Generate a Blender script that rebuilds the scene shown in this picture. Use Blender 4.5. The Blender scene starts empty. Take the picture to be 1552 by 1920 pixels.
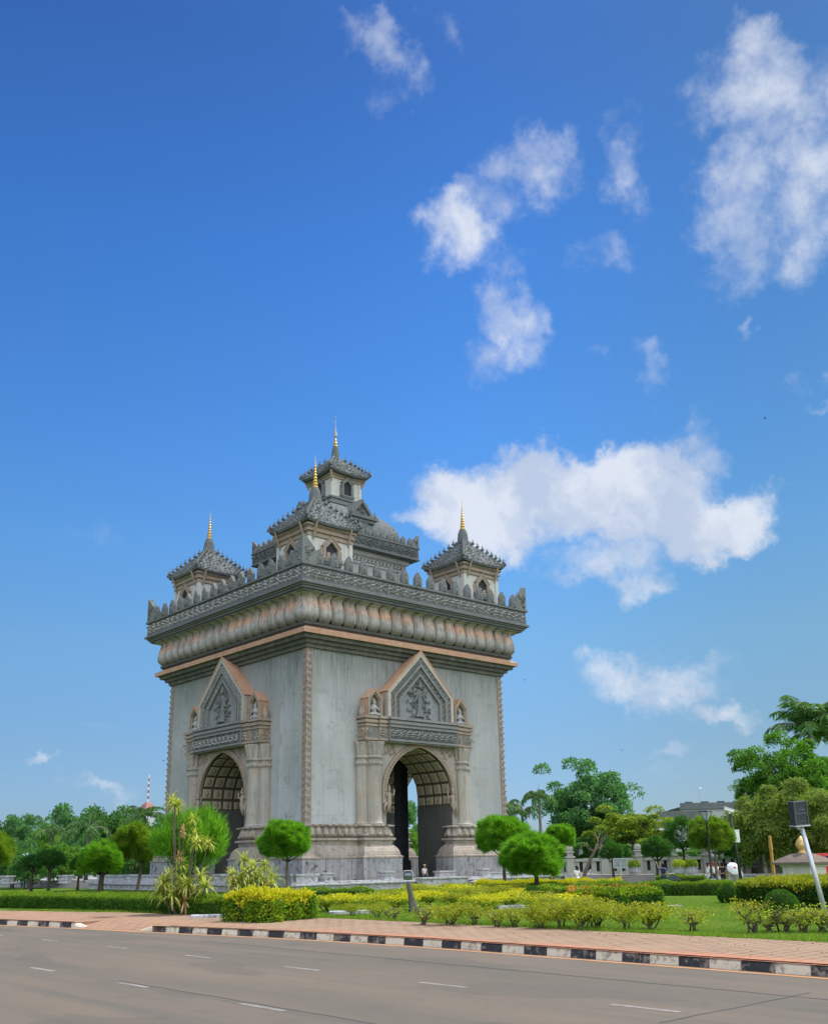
import bpy, math, random
import numpy as np
from mathutils import Vector, Matrix
R = math.radians
sc = bpy.context.scene
# ------------------------------------------------------------------ camera, world, sun, exposure
FPX, CX, CY = 1835.0, 776.0, 1103.5            # focal length and principal point in photo pixels
YAW, PIT, ROL = R(41.87), R(15.53), R(-1.07)
CAM = np.array([-60.3, -79.8, 2.4])
def _basis():
    f = np.array([math.sin(YAW)*math.cos(PIT), math.cos(YAW)*math.cos(PIT), math.sin(PIT)])
    r = np.array([math.cos(YAW), -math.sin(YAW), 0.0]); u = np.cross(r, f)
    return r*math.cos(ROL)+u*math.sin(ROL), -r*math.sin(ROL)+u*math.cos(ROL), f
RT, UP, FW = _basis()
HD = np.array([math.sin(YAW), math.cos(YAW), 0.0]); RH = np.array([math.cos(YAW), -math.sin(YAW), 0.0])
cd = bpy.data.cameras.new('camera'); cam = bpy.data.objects.new('camera', cd); sc.collection.objects.link(cam)
M = Matrix(((RT[0], UP[0], -FW[0], CAM[0]), (RT[1], UP[1], -FW[1], CAM[1]), (RT[2], UP[2], -FW[2], CAM[2]), (0, 0, 0, 1)))
cam.matrix_world = M
cd.sensor_fit = 'HORIZONTAL'; cd.sensor_width = 36.0; cd.lens = 36.0*FPX/1552.0
cd.shift_y = (CY-960.0)/1552.0; cd.clip_start = 0.1; cd.clip_end = 6000
sc.camera = cam
SUN_EL, SUN_PHI = R(58), R(-6)                  # sun stands behind the right hand side of the monument
SDIR = Vector((math.cos(SUN_EL)*math.cos(SUN_PHI), math.cos(SUN_EL)*math.sin(SUN_PHI), math.sin(SUN_EL)))
sl = bpy.data.lights.new('sun', 'SUN'); sl.energy = 2.6; sl.angle = R(0.53); sl.color = (1.0, 0.95, 0.86)
so = bpy.data.objects.new('sun', sl); sc.collection.objects.link(so)
so.rotation_euler = SDIR.to_track_quat('Z', 'Y').to_euler()
sc.view_settings.view_transform = 'Standard'; sc.view_settings.look = 'None'
sc.view_settings.exposure = 0.9; sc.view_settings.gamma = 1.0
sc.cycles.use_denoising = True
sc.cycles.max_bounces = 6; sc.cycles.transparent_max_bounces = 6
try: sc.cycles.denoiser = 'OPENIMAGEDENOISE'
except Exception: pass

def raydir(x, y):
    return FW + RT*(x-CX)/FPX - UP*(y-CY)/FPX
def gnd(x, y, z=0.2):                           # a pixel's point on the level z
    d = raydir(x, y); t = (z-CAM[2])/d[2]; return CAM+t*d
def at(x, D, z=0.2):                            # a pixel column at distance D, on level z
    d = raydir(x, 1600.0); P = CAM+d*(D/float(d@HD)); return np.array([P[0], P[1], z])
def zat(x, y, D):                               # height of a pixel at distance D
    d = raydir(x, y); return float((CAM+d*(D/float(d@HD)))[2])

class NT:
    """tiny node-tree helper"""
    def __init__(self, tree): self.t = tree; self.n = tree.nodes; self.l = tree.links
    def new(self, typ, **kw):
        nd = self.n.new(typ)
        for k, v in kw.items(): setattr(nd, k, v)
        return nd
    def link(self, a, b): self.l.new(a, b)
    def val(self, nd, name, v):
        if hasattr(v, 'is_output') or isinstance(v, bpy.types.NodeSocket): self.l.new(v, nd.inputs[name])
        else: nd.inputs[name].default_value = v
    def math(self, op, a, b=0.0, c=0.0, clamp=False):
        nd = self.new('ShaderNodeMath', operation=op); nd.use_clamp = clamp
        for i, v in enumerate((a, b, c)): self.val(nd, i, v)
        return nd.outputs[0]
    def vmath(self, op, a, b=None, scale=None):
        nd = self.new('ShaderNodeVectorMath', operation=op); self.val(nd, 0, a)
        if b is not None: self.val(nd, 1, b)
        if scale is not None: nd.inputs['Scale'].default_value = scale
        return nd
    def noise(self, vec, scale, detail=5, rough=0.55, dist=0.0):
        nd = self.new('ShaderNodeTexNoise'); self.l.new(vec, nd.inputs['Vector'])
        nd.inputs['Scale'].default_value = scale; nd.inputs['Detail'].default_value = detail
        nd.inputs['Roughness'].default_value = rough; nd.inputs['Distortion'].default_value = dist
        return nd.outputs['Fac']
    def mapr(self, v, a, b, c=0.0, d=1.0, smooth=False):
        nd = self.new('ShaderNodeMapRange'); nd.clamp = True
        if smooth: nd.interpolation_type = 'SMOOTHSTEP'
        self.val(nd, 0, v)
        for i, q in enumerate((a, b, c, d)): self.val(nd, i+1, q)
        return nd.outputs[0]
    def mix(self, f, a, b, mode='MIX'):
        nd = self.new('ShaderNodeMix', data_type='RGBA', blend_type=mode); nd.clamp_factor = True
        self.val(nd, 0, f)
        for i, v in ((6, a), (7, b)):
            if isinstance(v, (tuple, list)): nd.inputs[i].default_value = (*v[:3], 1)
            else: self.l.new(v, nd.inputs[i])
        return nd.outputs[2]
    def ramp(self, f, stops):
        nd = self.new('ShaderNodeValToRGB'); self.l.new(f, nd.inputs[0]); e = nd.color_ramp.elements
        while len(e) < len(stops): e.new(0.5)
        for i, (p, c) in enumerate(stops): e[i].position = p; e[i].color = (*c, 1)
        return nd.outputs[0]
    def mapping(self, vec, scale=(1, 1, 1), rot=(0, 0, 0), loc=(0, 0, 0)):
        nd = self.new('ShaderNodeMapping'); self.l.new(vec, nd.inputs[0])
        nd.inputs['Scale'].default_value = scale; nd.inputs['Rotation'].default_value = rot; nd.inputs['Location'].default_value = loc
        return nd.outputs[0]

# ---- sky: Nishita plus real-direction clouds
w = bpy.data.worlds.new('World'); sc.world = w; w.use_nodes = True
W = NT(w.node_tree); W.n.clear()
SKY_STR = 0.083
BACK_FILL = 3.5
def build_world():
    out = W.new('ShaderNodeOutputWorld'); bg = W.new('ShaderNodeBackground'); W.link(bg.outputs[0], out.inputs[0])
    bg.inputs[1].default_value = SKY_STR
    sky = W.new('ShaderNodeTexSky', sky_type='NISHITA'); sky.sun_disc = False
    sky.sun_elevation = SUN_EL; sky.sun_rotation = math.atan2(SDIR.x, SDIR.y)
    sky.altitude = 150; sky.air_density = 1.0; sky.dust_density = 0.6; sky.ozone_density = 2.2
    tc = W.new('ShaderNodeTexCoord'); n0 = W.vmath('NORMALIZE', tc.outputs['Generated']).outputs[0]
    sep = W.new('ShaderNodeSeparateXYZ'); W.link(n0, sep.inputs[0])
    tint = W.ramp(sep.outputs['Z'], [(0, (.36, .49, .78)), (.11, (.42, .57, .74)), (.21, (.47, .71, .85)), (.306, (.41, .75, 1.0)), (.4, (.34, .71, 1.06)), (.565, (.25, .60, 1.02)), (.7, (.21, .46, .83))])
    col = W.mix(1.0, sky.outputs[0], tint, 'MULTIPLY')
    rt = W.vmath('DOT_PRODUCT', n0, tuple(RH)).outputs['Value']; g = W.mapr(rt, .02, .40, 1.0, .74, True)
    cg = W.new('ShaderNodeCombineXYZ'); [W.link(W.mapr(rt, .02, .40, 1.0, q, True), cg.inputs[i]) for i, q in enumerate((.86, .80, .70))]
    col = W.mix(1.0, col, cg.outputs[0], 'MULTIPLY')
    # wispy distortion of the direction
    nz = W.new('ShaderNodeTexNoise'); W.link(n0, nz.inputs['Vector']); nz.inputs['Scale'].default_value = 9; nz.inputs['Detail'].default_value = 6; nz.inputs['Roughness'].default_value = .62
    off = W.vmath('SUBTRACT', nz.outputs['Color'], (0.5, 0.5, 0.5)).outputs[0]
    n1 = W.vmath('ADD', n0, W.vmath('SCALE', off, scale=0.115).outputs[0]).outputs[0]
    nzf = W.new('ShaderNodeTexNoise'); W.link(n0, nzf.inputs['Vector']); nzf.inputs['Scale'].default_value = 45; nzf.inputs['Detail'].default_value = 5; nzf.inputs['Roughness'].default_value = .6
    offf = W.vmath('SUBTRACT', nzf.outputs['Color'], (0.5, 0.5, 0.5)).outputs[0]
    n1 = W.vmath('ADD', n1, W.vmath('SCALE', offf, scale=0.03).outputs[0]).outputs[0]
    blobs = [  # photo x, y, rx, ry, tilt, strength
        (905, 955, 160, 100, -12, 1.75), (1050, 930, 180, 110, 0, 1.85), (1190, 925, 170, 118, 0, 1.85), (1330, 985, 140, 78, 8, 1.6),
        (1150, 1040, 150, 62, 5, .95), (1200, 1095, 85, 55, 10, 1.0), (1305, 850, 60, 85, 30, .85), (1290, 790, 30, 50, 0, .55), (805, 995, 80, 32, -10, .9),
        (1425, 190, 165, 140, -30, .82), (1470, 340, 160, 140, 10, .92), (1385, 460, 105, 125, 10, .82), (1530, 190, 110, 115, 0, .8), (1440, 80, 100, 60, -20, .66), (1180, 300, 55, 130, 15, .55), (1510, 470, 90, 110, 0, .7),
        (1010, 310, 130, 95, -20, .86), (855, 425, 105, 85, 0, .98), (930, 370, 90, 60, -20, .6), (948, 600, 95, 120, 15, .95), (890, 690, 55, 70, 30, .62), (960, 500, 70, 60, 10, .5), (1120, 510, 80, 45, 10, .42),
        (725, 105, 100, 55, -25, .62), (650, 70, 45, 55, 0, .5), (735, 185, 60, 50, 0, .42), (840, 45, 45, 25, 0, .25),
        (1200, 700, 48, 55, 15, .5), (1385, 622, 24, 24, 0, .45), (1515, 705, 45, 32, -30, .35), (1530, 772, 35, 14, 0, .3),
        (1150, 1275, 110, 60, 12, .95), (1240, 1285, 160, 62, 0, .85), (1365, 1350, 90, 32, -8, .85), (1310, 1250, 100, 36, 8, .6), (1255, 1412, 40, 22, 0, .4),
        (84, 1428, 42, 24, 5, .85), (195, 1470, 75, 26, 5, .85), (185, 1356, 36, 15, 0, .36), (190, 990, 80, 40, 20, .22), (1100, 670, 40, 20, 0, .25), (1190, 1480, 120, 40, 0, .25)]
    mask = None
    for (x, y, rx, ry, tilt, st) in blobs:
        c = raydir(x, y); cl = np.linalg.norm(c); c = c/cl
        t1 = raydir(x+1, y); t1 = t1/np.linalg.norm(t1)-c; t1 /= np.linalg.norm(t1)
        t2 = np.cross(c, t1)
        k = R(tilt); a = t1*math.cos(k)+t2*-math.sin(k); b = t1*math.sin(k)+t2*math.cos(k)
        ax, by = rx/FPX/cl, ry/FPX/cl
        dl = W.vmath('SUBTRACT', n1, tuple(c)).outputs[0]
        u = W.vmath('DOT_PRODUCT', dl, tuple(a/ax)).outputs['Value']; v = W.vmath('DOT_PRODUCT', dl, tuple(b/by)).outputs['Value']
        d2 = W.math('MULTIPLY_ADD', u, u, W.math('MULTIPLY', v, v))
        m = W.math('MULTIPLY_ADD', d2, -st, st)
        mask = m if mask is None else W.math('SMOOTH_MAX', mask, m, 0.12)
    n2 = W.noise(n0, 14, 8, .62); n3 = W.noise(n0, 38, 6, .6)
    d = W.math('ADD', W.math('MULTIPLY_ADD', n2, 1.55, -0.88), W.math('MULTIPLY_ADD', n3, 1.0, -.5))
    dens = W.mapr(W.math('ADD', mask, d), -0.06, 1.2, 0, 1.0, True); dens = W.math('MULTIPLY', W.math('POWER', dens, 1.2), .9)
    sh = W.mapr(W.noise(n1, 11, 5, .55), .36, .62, 0, 1, True)
    k = 1.0/(SKY_STR*2**sc.view_settings.exposure)
    cc = W.mix(sh, (0.55*k, 0.63*k, 0.79*k), (0.80*k, 0.84*k, 0.92*k))
    # added out-of-view cloud bank behind the camera, fill light for the shaded walls
    bd = W.vmath('DOT_PRODUCT', n0, tuple(-(HD*0.92-RH*0.38))).outputs['Value']
    bk = W.math('MULTIPLY', W.mapr(bd, -.05, .45, 0, 1, True), W.mapr(W.noise(n0, 3.2, 6, .6), .36, .6, 0, 1, True))
    bk = W.math('MULTIPLY', bk, W.mapr(sep.outputs['Z'], -.02, .08))
    skyc = W.mix(dens, col, cc)
    W.link(W.mix(bk, skyc, (BACK_FILL*k*.95, BACK_FILL*k*.985, BACK_FILL*k*1.04)), bg.inputs[0])
build_world()
w.cycles.sampling_method = 'MANUAL'; w.cycles.sample_map_resolution = 512

# ------------------------------------------------------------------ helpers
COL = sc.collection
def link(name, me, parent=None, loc=None, rz=0.0, scale=None):
    o = bpy.data.objects.new(name, me); COL.objects.link(o)
    if parent is not None: o.parent = parent
    if loc is not None: o.location = Vector([float(q) for q in loc])
    o.rotation_euler = (0, 0, rz)
    if scale is not None: o.scale = scale if isinstance(scale, (tuple, list)) else (scale,)*3
    return o
def tag(o, label=None, cat=None, group=None, kind=None):
    if label: o['label'] = label
    if cat: o['category'] = cat
    if group: o['group'] = group
    if kind: o['kind'] = kind
    return o
def empty(name, loc=(0, 0, 0), rz=0.0): return link(name, None, None, loc, rz)
def copy_tree(o, parent=None):
    c = o.copy(); COL.objects.link(c)
    if parent is not None: c.parent = parent
    for ch in [q for q in bpy.data.objects if q.parent == o]: copy_tree(ch, c)
    return c

class MB:
    def __init__(self): self.v = []; self.f = []; self.m = []; self.mi = 0
    def face(self, pts):
        b = len(self.v); self.v += [tuple(map(float, p)) for p in pts]; self.f.append(tuple(range(b, b+len(pts)))); self.m.append(self.mi)
    def add(self, vs, fs):
        b = len(self.v); self.v += [tuple(map(float, p)) for p in vs]
        for q in fs: self.f.append(tuple(b+i for i in q)); self.m.append(self.mi)
    def box(self, x0, x1, y0, y1, z0, z1):
        self.add([(x0, y0, z0), (x1, y0, z0), (x1, y1, z0), (x0, y1, z0), (x0, y0, z1), (x1, y0, z1), (x1, y1, z1), (x0, y1, z1)],
                 [(0, 3, 2, 1), (4, 5, 6, 7), (0, 1, 5, 4), (1, 2, 6, 5), (2, 3, 7, 6), (3, 0, 4, 7)])
    def prism(self, poly, y0, y1):
        """outline in x,z (convex or nearly), extruded along y from y0 (front) to y1"""
        n = len(poly)
        vs = [(x, y0, z) for x, z in poly]+[(x, y1, z) for x, z in poly]
        self.add(vs, [tuple(range(n)), tuple(range(2*n-1, n-1, -1))]+[(i, n+i, n+(i+1) % n, (i+1) % n) for i in range(n)])
    def band(self, outer, inner, y0, y1):
        """open strip between two outlines of equal length (x,z), front at y0, back at y1"""
        n = len(outer)
        for i in range(n-1):
            a, b, c, d = outer[i], outer[i+1], inner[i+1], inner[i]
            self.face([(p[0], y0, p[1]) for p in (a, b, c, d)])
            self.face([(a[0], y0, a[1]), (a[0], y1, a[1]), (b[0], y1, b[1]), (b[0], y0, b[1])])
            self.face([(d[0], y0, d[1]), (c[0], y0, c[1]), (c[0], y1, c[1]), (d[0], y1, d[1])])
        for p, q in ((outer[0], inner[0]), (outer[-1], inner[-1])):
            self.face([(p[0], y0, p[1]), (q[0], y0, q[1]), (q[0], y1, q[1]), (p[0], y1, p[1])])
    def loft(self, rings, cap0=True, cap1=True):
        n = len(rings[0]); b = len(self.v)
        for r in rings: self.v += [tuple(map(float, p)) for p in r]
        for k in range(len(rings)-1):
            for i in range(n):
                j = (i+1) % n
                self.f.append((b+k*n+i, b+k*n+j, b+(k+1)*n+j, b+(k+1)*n+i)); self.m.append(self.mi)
        if cap0: self.f.append(tuple(b+i for i in range(n-1, -1, -1))); self.m.append(self.mi)
        if cap1: e = b+(len(rings)-1)*n; self.f.append(tuple(e+i for i in range(n))); self.m.append(self.mi)
    def squares(self, prof, c=(0, 0), **k):
        self.loft([[(c[0]-h, c[1]-h, z), (c[0]+h, c[1]-h, z), (c[0]+h, c[1]+h, z), (c[0]-h, c[1]+h, z)] for h, z in prof], **k)
    def lathe(self, prof, n=12, c=(0, 0, 0), **k):
        self.loft([[(c[0]+r*math.cos(2*math.pi*i/n), c[1]+r*math.sin(2*math.pi*i/n), c[2]+z) for i in range(n)] for r, z in prof], **k)
    def polyloft(self, poly, prof, **k):
        """closed counter-clockwise outline in x,y lofted by (offset, z)"""
        n = len(poly)
        def off(d):
            r = []
            for i in range(n):
                a, b, c = poly[i-1], poly[i], poly[(i+1) % n]
                e1 = (b[0]-a[0], b[1]-a[1]); e2 = (c[0]-b[0], c[1]-b[1])
                l1, l2 = math.hypot(*e1), math.hypot(*e2)
                n1 = (e1[1]/l1, -e1[0]/l1); n2 = (e2[1]/l2, -e2[0]/l2)
                dd = 1+n1[0]*n2[0]+n1[1]*n2[1]
                r.append((b[0]+d*(n1[0]+n2[0])/dd, b[1]+d*(n1[1]+n2[1])/dd))
            return r
        self.loft([[(x, y, z) for x, y in off(d)] for d, z in prof], **k)
    def tube(self, pts, rad, n=6):
        pts = [Vector(p) for p in pts]; rr = rad if isinstance(rad, (list, tuple)) else [rad]*len(pts)
        rings = []
        for i, p in enumerate(pts):
            t = (pts[min(i+1, len(pts)-1)]-pts[max(i-1, 0)]).normalized()
            a = t.cross(Vector((0.31, 0.95, 0.1))).normalized(); b = t.cross(a)
            rings.append([p+a*rr[i]*math.cos(2*math.pi*k/n)+b*rr[i]*math.sin(2*math.pi*k/n) for k in range(n)])
        self.loft(rings)
    def bump(self, p, u, v, nrm, a, b, h):
        """small faceted boss on a surface: half sizes a along u, b along v, height h along nrm"""
        p, u, v, nrm = map(Vector, (p, u, v, nrm))
        self.add([p+u*a, p+v*b, p-u*a, p-v*b, p+nrm*h+u*a*.25, p+nrm*h+v*b*.25, p+nrm*h-u*a*.25, p+nrm*h-v*b*.25],
                 [(0, 1, 5, 4), (1, 2, 6, 5), (2, 3, 7, 6), (3, 0, 4, 7), (4, 5, 6, 7)])
    def ball(self, p, r, nu=8, nv=5, sx=1, sy=1, sz=1):
        rings = []
        for j in range(1, nv):
            t = math.pi*j/nv
            rings.append([(p[0]+r*sx*math.sin(t)*math.cos(2*math.pi*i/nu), p[1]+r*sy*math.sin(t)*math.sin(2*math.pi*i/nu), p[2]-r*sz*math.cos(t)) for i in range(nu)])
        self.loft(rings)
    def mesh(self, name, mats, smooth=False):
        me = bpy.data.meshes.new(name); me.from_pydata(self.v, [], self.f)
        for m in (mats if isinstance(mats, (list, tuple)) else [mats]): me.materials.append(m)
        me.polygons.foreach_set('material_index', self.m)
        if smooth: me.polygons.foreach_set('use_smooth', [True]*len(self.f))
        me.update(); return me
    def build(self, name, mats, parent=None, smooth=False, loc=None, rz=0.0):
        return link(name, self.mesh(name, mats, smooth), parent, loc, rz)
    def fix(self):
        return self

def fixnormals(me):
    import bmesh
    b = bmesh.new(); b.from_mesh(me); bmesh.ops.recalc_face_normals(b, faces=b.faces); b.to_mesh(me); b.free()

# ------------------------------------------------------------------ materials
def newmat(name):
    m = bpy.data.materials.new(name); m.use_nodes = True
    t = NT(m.node_tree); t.n.clear()
    o = t.new('ShaderNodeOutputMaterial'); p = t.new('ShaderNodeBsdfPrincipled'); t.link(p.outputs[0], o.inputs[0])
    return m, t, p, o
def coords(t): return t.new('ShaderNodeTexCoord').outputs['Object']
def bumped(t, p, h, strength, dist=0.05):
    b = t.new('ShaderNodeBump'); b.inputs['Strength'].default_value = strength; b.inputs['Distance'].default_value = dist
    t.link(h, b.inputs['Height']); t.link(b.outputs[0], p.inputs['Normal'])
def stone(name, base, dark, warm, patch=.25, streak=.6, fine=6.0, bump=.5, darkamt=.75, warmamt=.5, streaklo=.5, rough=.9, dthr=.56):
    m, t, p, o = newmat(name); c = coords(t)
    n1 = t.noise(c, patch, 6, .62); n2 = t.noise(c, patch*3.1, 7, .66, .6)
    st = t.noise(t.mapping(c, (3.1, 3.1, .16)), 1.0, 8, .72, .5); st2 = t.noise(t.mapping(c, (5, 5, .18)), 1.0, 5, .65)
    f = t.noise(c, fine, 6, .7)
    col = t.mix(t.mapr(n1, .35, .68), base, tuple(0.80*b for b in base))
    col = t.mix(t.math('MULTIPLY', t.mapr(n2, .45, .72), warmamt), col, warm)
    s = t.math('MULTIPLY', t.mapr(st, streaklo, .74), t.mapr(n1, .3, .7, .35, 1))
    col = t.mix(t.math('MULTIPLY', s, streak), col, dark)
    col = t.mix(t.math('MULTIPLY', t.mapr(st2, .5, .8), streak*.5), col, dark)
    d = t.mapr(t.noise(c, patch*6, 8, .75), dthr, dthr+.12)
    col = t.mix(t.math('MULTIPLY', d, darkamt), col, dark)
    col = t.mix(t.mapr(f, .35, .7, 0, .35), col, tuple(.62*b for b in base))
    t.link(col, p.inputs['Base Color']); p.inputs['Roughness'].default_value = rough
    p.inputs['Specular IOR Level'].default_value = .1
    bumped(t, p, f, bump, .04); return m
def plain(name, colr, rough=.6, metal=0.0, var=.12, scale=5.0, bump=0.0, spec=.4):
    m, t, p, o = newmat(name); c = coords(t); n = t.noise(c, scale, 5, .6)
    col = t.mix(t.mapr(n, .3, .7), tuple(q*(1-var) for q in colr), tuple(min(1, q*(1+var)) for q in colr))
    t.link(col, p.inputs['Base Color']); p.inputs['Roughness'].default_value = rough; p.inputs['Metallic'].default_value = metal
    p.inputs['Specular IOR Level'].default_value = spec
    if bump: bumped(t, p, n, bump)
    return m
def leafmat(name, cols, trans=.35, patch=None, rough=.55):
    """leaf colour varies leaf by leaf; some light passes through"""
    m, t, p, o = newmat(name)
    g = t.new('ShaderNodeNewGeometry'); c = coords(t)
    f = t.math('ADD', t.math('MULTIPLY', g.outputs['Random Per Island'], .62), t.math('MULTIPLY', t.mapr(t.noise(c, patch or .6, 4, .6), .3, .7), .38))
    n = len(cols); col = t.ramp(f, [((i+.5)/n, k) for i, k in enumerate(cols)])
    t.link(col, p.inputs['Base Color']); p.inputs['Roughness'].default_value = rough; p.inputs['Specular IOR Level'].default_value = .12
    tr = t.new('ShaderNodeBsdfTranslucent'); t.link(t.mix(1.0, col, (1.55, 1.65, .75), 'MULTIPLY'), tr.inputs['Color'])
    mx = t.new('ShaderNodeMixShader'); mx.inputs[0].default_value = trans
    t.link(p.outputs[0], mx.inputs[1]); t.link(tr.outputs[0], mx.inputs[2]); t.link(mx.outputs[0], o.inputs[0]); return m

def wallmat():
    m = stone('weathered_cement', (.49, .505, .505), (.14, .155, .148), (.43, .40, .345), patch=.16, streak=.5, bump=.35, darkamt=.55, warmamt=.6, streaklo=.48, dthr=.53)
    t = NT(m.node_tree); p = [n for n in t.n if n.type == 'BSDF_PRINCIPLED'][0]; src = p.inputs['Base Color'].links[0].from_socket; c = coords(t)
    sep = t.new('ShaderNodeSeparateXYZ'); t.link(c, sep.inputs[0])
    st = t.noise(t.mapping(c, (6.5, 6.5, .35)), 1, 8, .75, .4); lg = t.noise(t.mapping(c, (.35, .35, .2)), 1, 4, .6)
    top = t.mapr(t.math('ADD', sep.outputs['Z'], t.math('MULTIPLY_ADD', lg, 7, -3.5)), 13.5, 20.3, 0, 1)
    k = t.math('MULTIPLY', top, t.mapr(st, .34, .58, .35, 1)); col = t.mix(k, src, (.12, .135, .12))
    j = t.math('FRACT', t.math('MULTIPLY', sep.outputs['Z'], .42)); jl = t.math('MULTIPLY', t.mapr(t.math('ABSOLUTE', t.math('SUBTRACT', j, .5)), .0, .02, 1, 0), t.mapr(lg, .4, .6, .05, .35))
    bp = t.noise(t.mapping(c, (1, 1, .6)), .11, 6, .62); col = t.mix(t.mapr(bp, .44, .62, 0, .6), col, (.28, .285, .27)); col = t.mix(jl, col, (.22, .23, .22)); t.link(col, p.inputs['Base Color']); return m
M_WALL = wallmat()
M_TRIM = stone('tan_cement', (.355, .30, .24), (.07, .067, .062), (.42, .27, .175), patch=.3, streak=.65, bump=.6, darkamt=.5, warmamt=.55)
M_DEEP = stone('shade_toned_relief_ground', (.10, .105, .10), (.035, .04, .04), (.15, .13, .105), patch=.6, streak=.5, bump=.8, darkamt=.5)  # dark tone stands in for shade in relief grounds and between lotus bulbs
M_PAN = stone('bluish_gable_panel', (.26, .275, .28), (.09, .1, .105), (.28, .26, .22), patch=.5, streak=.8, bump=.5, darkamt=.5)
M_GREYT = stone('grey_trim_cement', (.24, .245, .24), (.06, .066, .068), (.31, .26, .21), patch=.35, streak=.7, bump=.6, darkamt=.6, warmamt=.5)
M_CREAM = stone('cream_gable_cement', (.46, .42, .36), (.13, .125, .12), (.48, .35, .26), patch=.4, streak=.5, bump=.5, darkamt=.4, warmamt=.5)
M_COL = stone('grey_column_cement', (.40, .372, .325), (.09, .09, .085), (.40, .295, .205), patch=.22, streak=.75, bump=.4, darkamt=.45, warmamt=.6, streaklo=.46)
M_CARVE = stone('mossy_carved_cement', (.20, .215, .21), (.06, .07, .07), (.30, .27, .22), patch=.4, streak=.7, bump=.8, darkamt=.75, warmamt=.3)
M_ROOF = stone('blackened_roof_cement', (.15, .165, .168), (.04, .05, .055), (.27, .27, .23), patch=.7, streak=.6, bump=1.0, darkamt=.7, warmamt=.3)
M_TOWER = stone('pale_tower_plaster', (.55, .55, .51), (.20, .21, .20), (.52, .46, .38), patch=.3, streak=.5, bump=.3, darkamt=.3, warmamt=.35)
M_ORANGE = stone('orange_washed_cement', (.52, .30, .19), (.16, .135, .115), (.50, .38, .30), patch=.35, streak=.6, bump=.4, darkamt=.5, warmamt=.7)
M_BASE = stone('stained_plinth_cement', (.40, .355, .305), (.06, .058, .056), (.44, .31, .215), patch=.3, streak=.8, bump=.7, darkamt=.8, warmamt=.7, streaklo=.44, dthr=.53)
M_PLINTH = stone('peeling_whitewash', (.37, .375, .38), (.06, .064, .072), (.40, .40, .41), patch=.35, streak=.8, bump=.6, darkamt=.95, warmamt=.75, streaklo=.43, dthr=.52)
M_BOSS = stone('pale_relief_cement', (.41, .42, .41), (.14, .14, .135), (.44, .38, .31), patch=.5, streak=.5, bump=.6, darkamt=.5, warmamt=.4)  # paler than its ground, so relief contrast is put into the colour
M_MOULD = stone('grey_moulding_cement', (.12, .123, .113), (.10, .105, .10), (.34, .30, .25), patch=.4, streak=.4, bump=.4, darkamt=.5)
M_WHITE = stone('dirty_whitewash', (.55, .55, .57), (.07, .072, .085), (.38, .37, .36), patch=.8, streak=.6, bump=.5, darkamt=.95, warmamt=.5, streaklo=.46, dthr=.51)
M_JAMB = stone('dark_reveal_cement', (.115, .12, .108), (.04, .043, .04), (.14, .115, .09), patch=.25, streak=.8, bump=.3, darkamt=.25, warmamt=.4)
M_RIB = plain('brown_coffer_rib', (.085, .065, .042), .8, var=.3)
M_PANEL = stone('cream_coffer_panel', (.45, .41, .31), (.22, .19, .13), (.50, .42, .27), patch=.5, streak=.2, bump=.2, darkamt=.1, warmamt=.5)
M_GOLD = plain('aged_gold', (.62, .41, .11), .45, .7, .25, 9)
M_GREYSPIRE = plain('grey_metal_spire', (.33, .34, .34), .5, .3)
M_DARK = plain('dark_opening', (.02, .022, .026), .8, var=.3)
def bulbmat():
    m, t, p, o = newmat('lotus_bulb_cement'); g = t.new('ShaderNodeTexCoord'); c = g.outputs['Object']
    ob = t.new('ShaderNodeObjectInfo'); sep = t.new('ShaderNodeSeparateXYZ'); t.link(c, sep.inputs[0])
    cw = t.vmath('ADD', c, t.vmath('SCALE', ob.outputs['Location'], scale=1.0).outputs[0]).outputs[0]
    n = t.noise(cw, 2.2, 6, .65); f = t.noise(cw, 9, 5, .7)
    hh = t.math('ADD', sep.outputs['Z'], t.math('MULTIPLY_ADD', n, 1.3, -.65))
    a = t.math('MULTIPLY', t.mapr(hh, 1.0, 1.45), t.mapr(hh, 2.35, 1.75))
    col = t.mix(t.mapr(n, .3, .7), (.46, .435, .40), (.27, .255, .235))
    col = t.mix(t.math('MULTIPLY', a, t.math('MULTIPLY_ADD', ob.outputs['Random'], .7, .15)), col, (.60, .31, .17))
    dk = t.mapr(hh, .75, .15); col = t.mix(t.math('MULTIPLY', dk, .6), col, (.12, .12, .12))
    st = t.noise(t.mapping(cw, (4, 4, .3)), 1, 5, .7); col = t.mix(t.mapr(st, .47, .68, 0, .85), col, (.10, .105, .10)); big = t.noise(cw, .35, 4, .6); col = t.mix(t.mapr(big, .5, .68, 0, .6), col, (.17, .17, .16))
    t.link(col, p.inputs['Base Color']); p.inputs['Roughness'].default_value = .9; bumped(t, p, f, .4, .03); return m
M_BULB = bulbmat()

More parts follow.
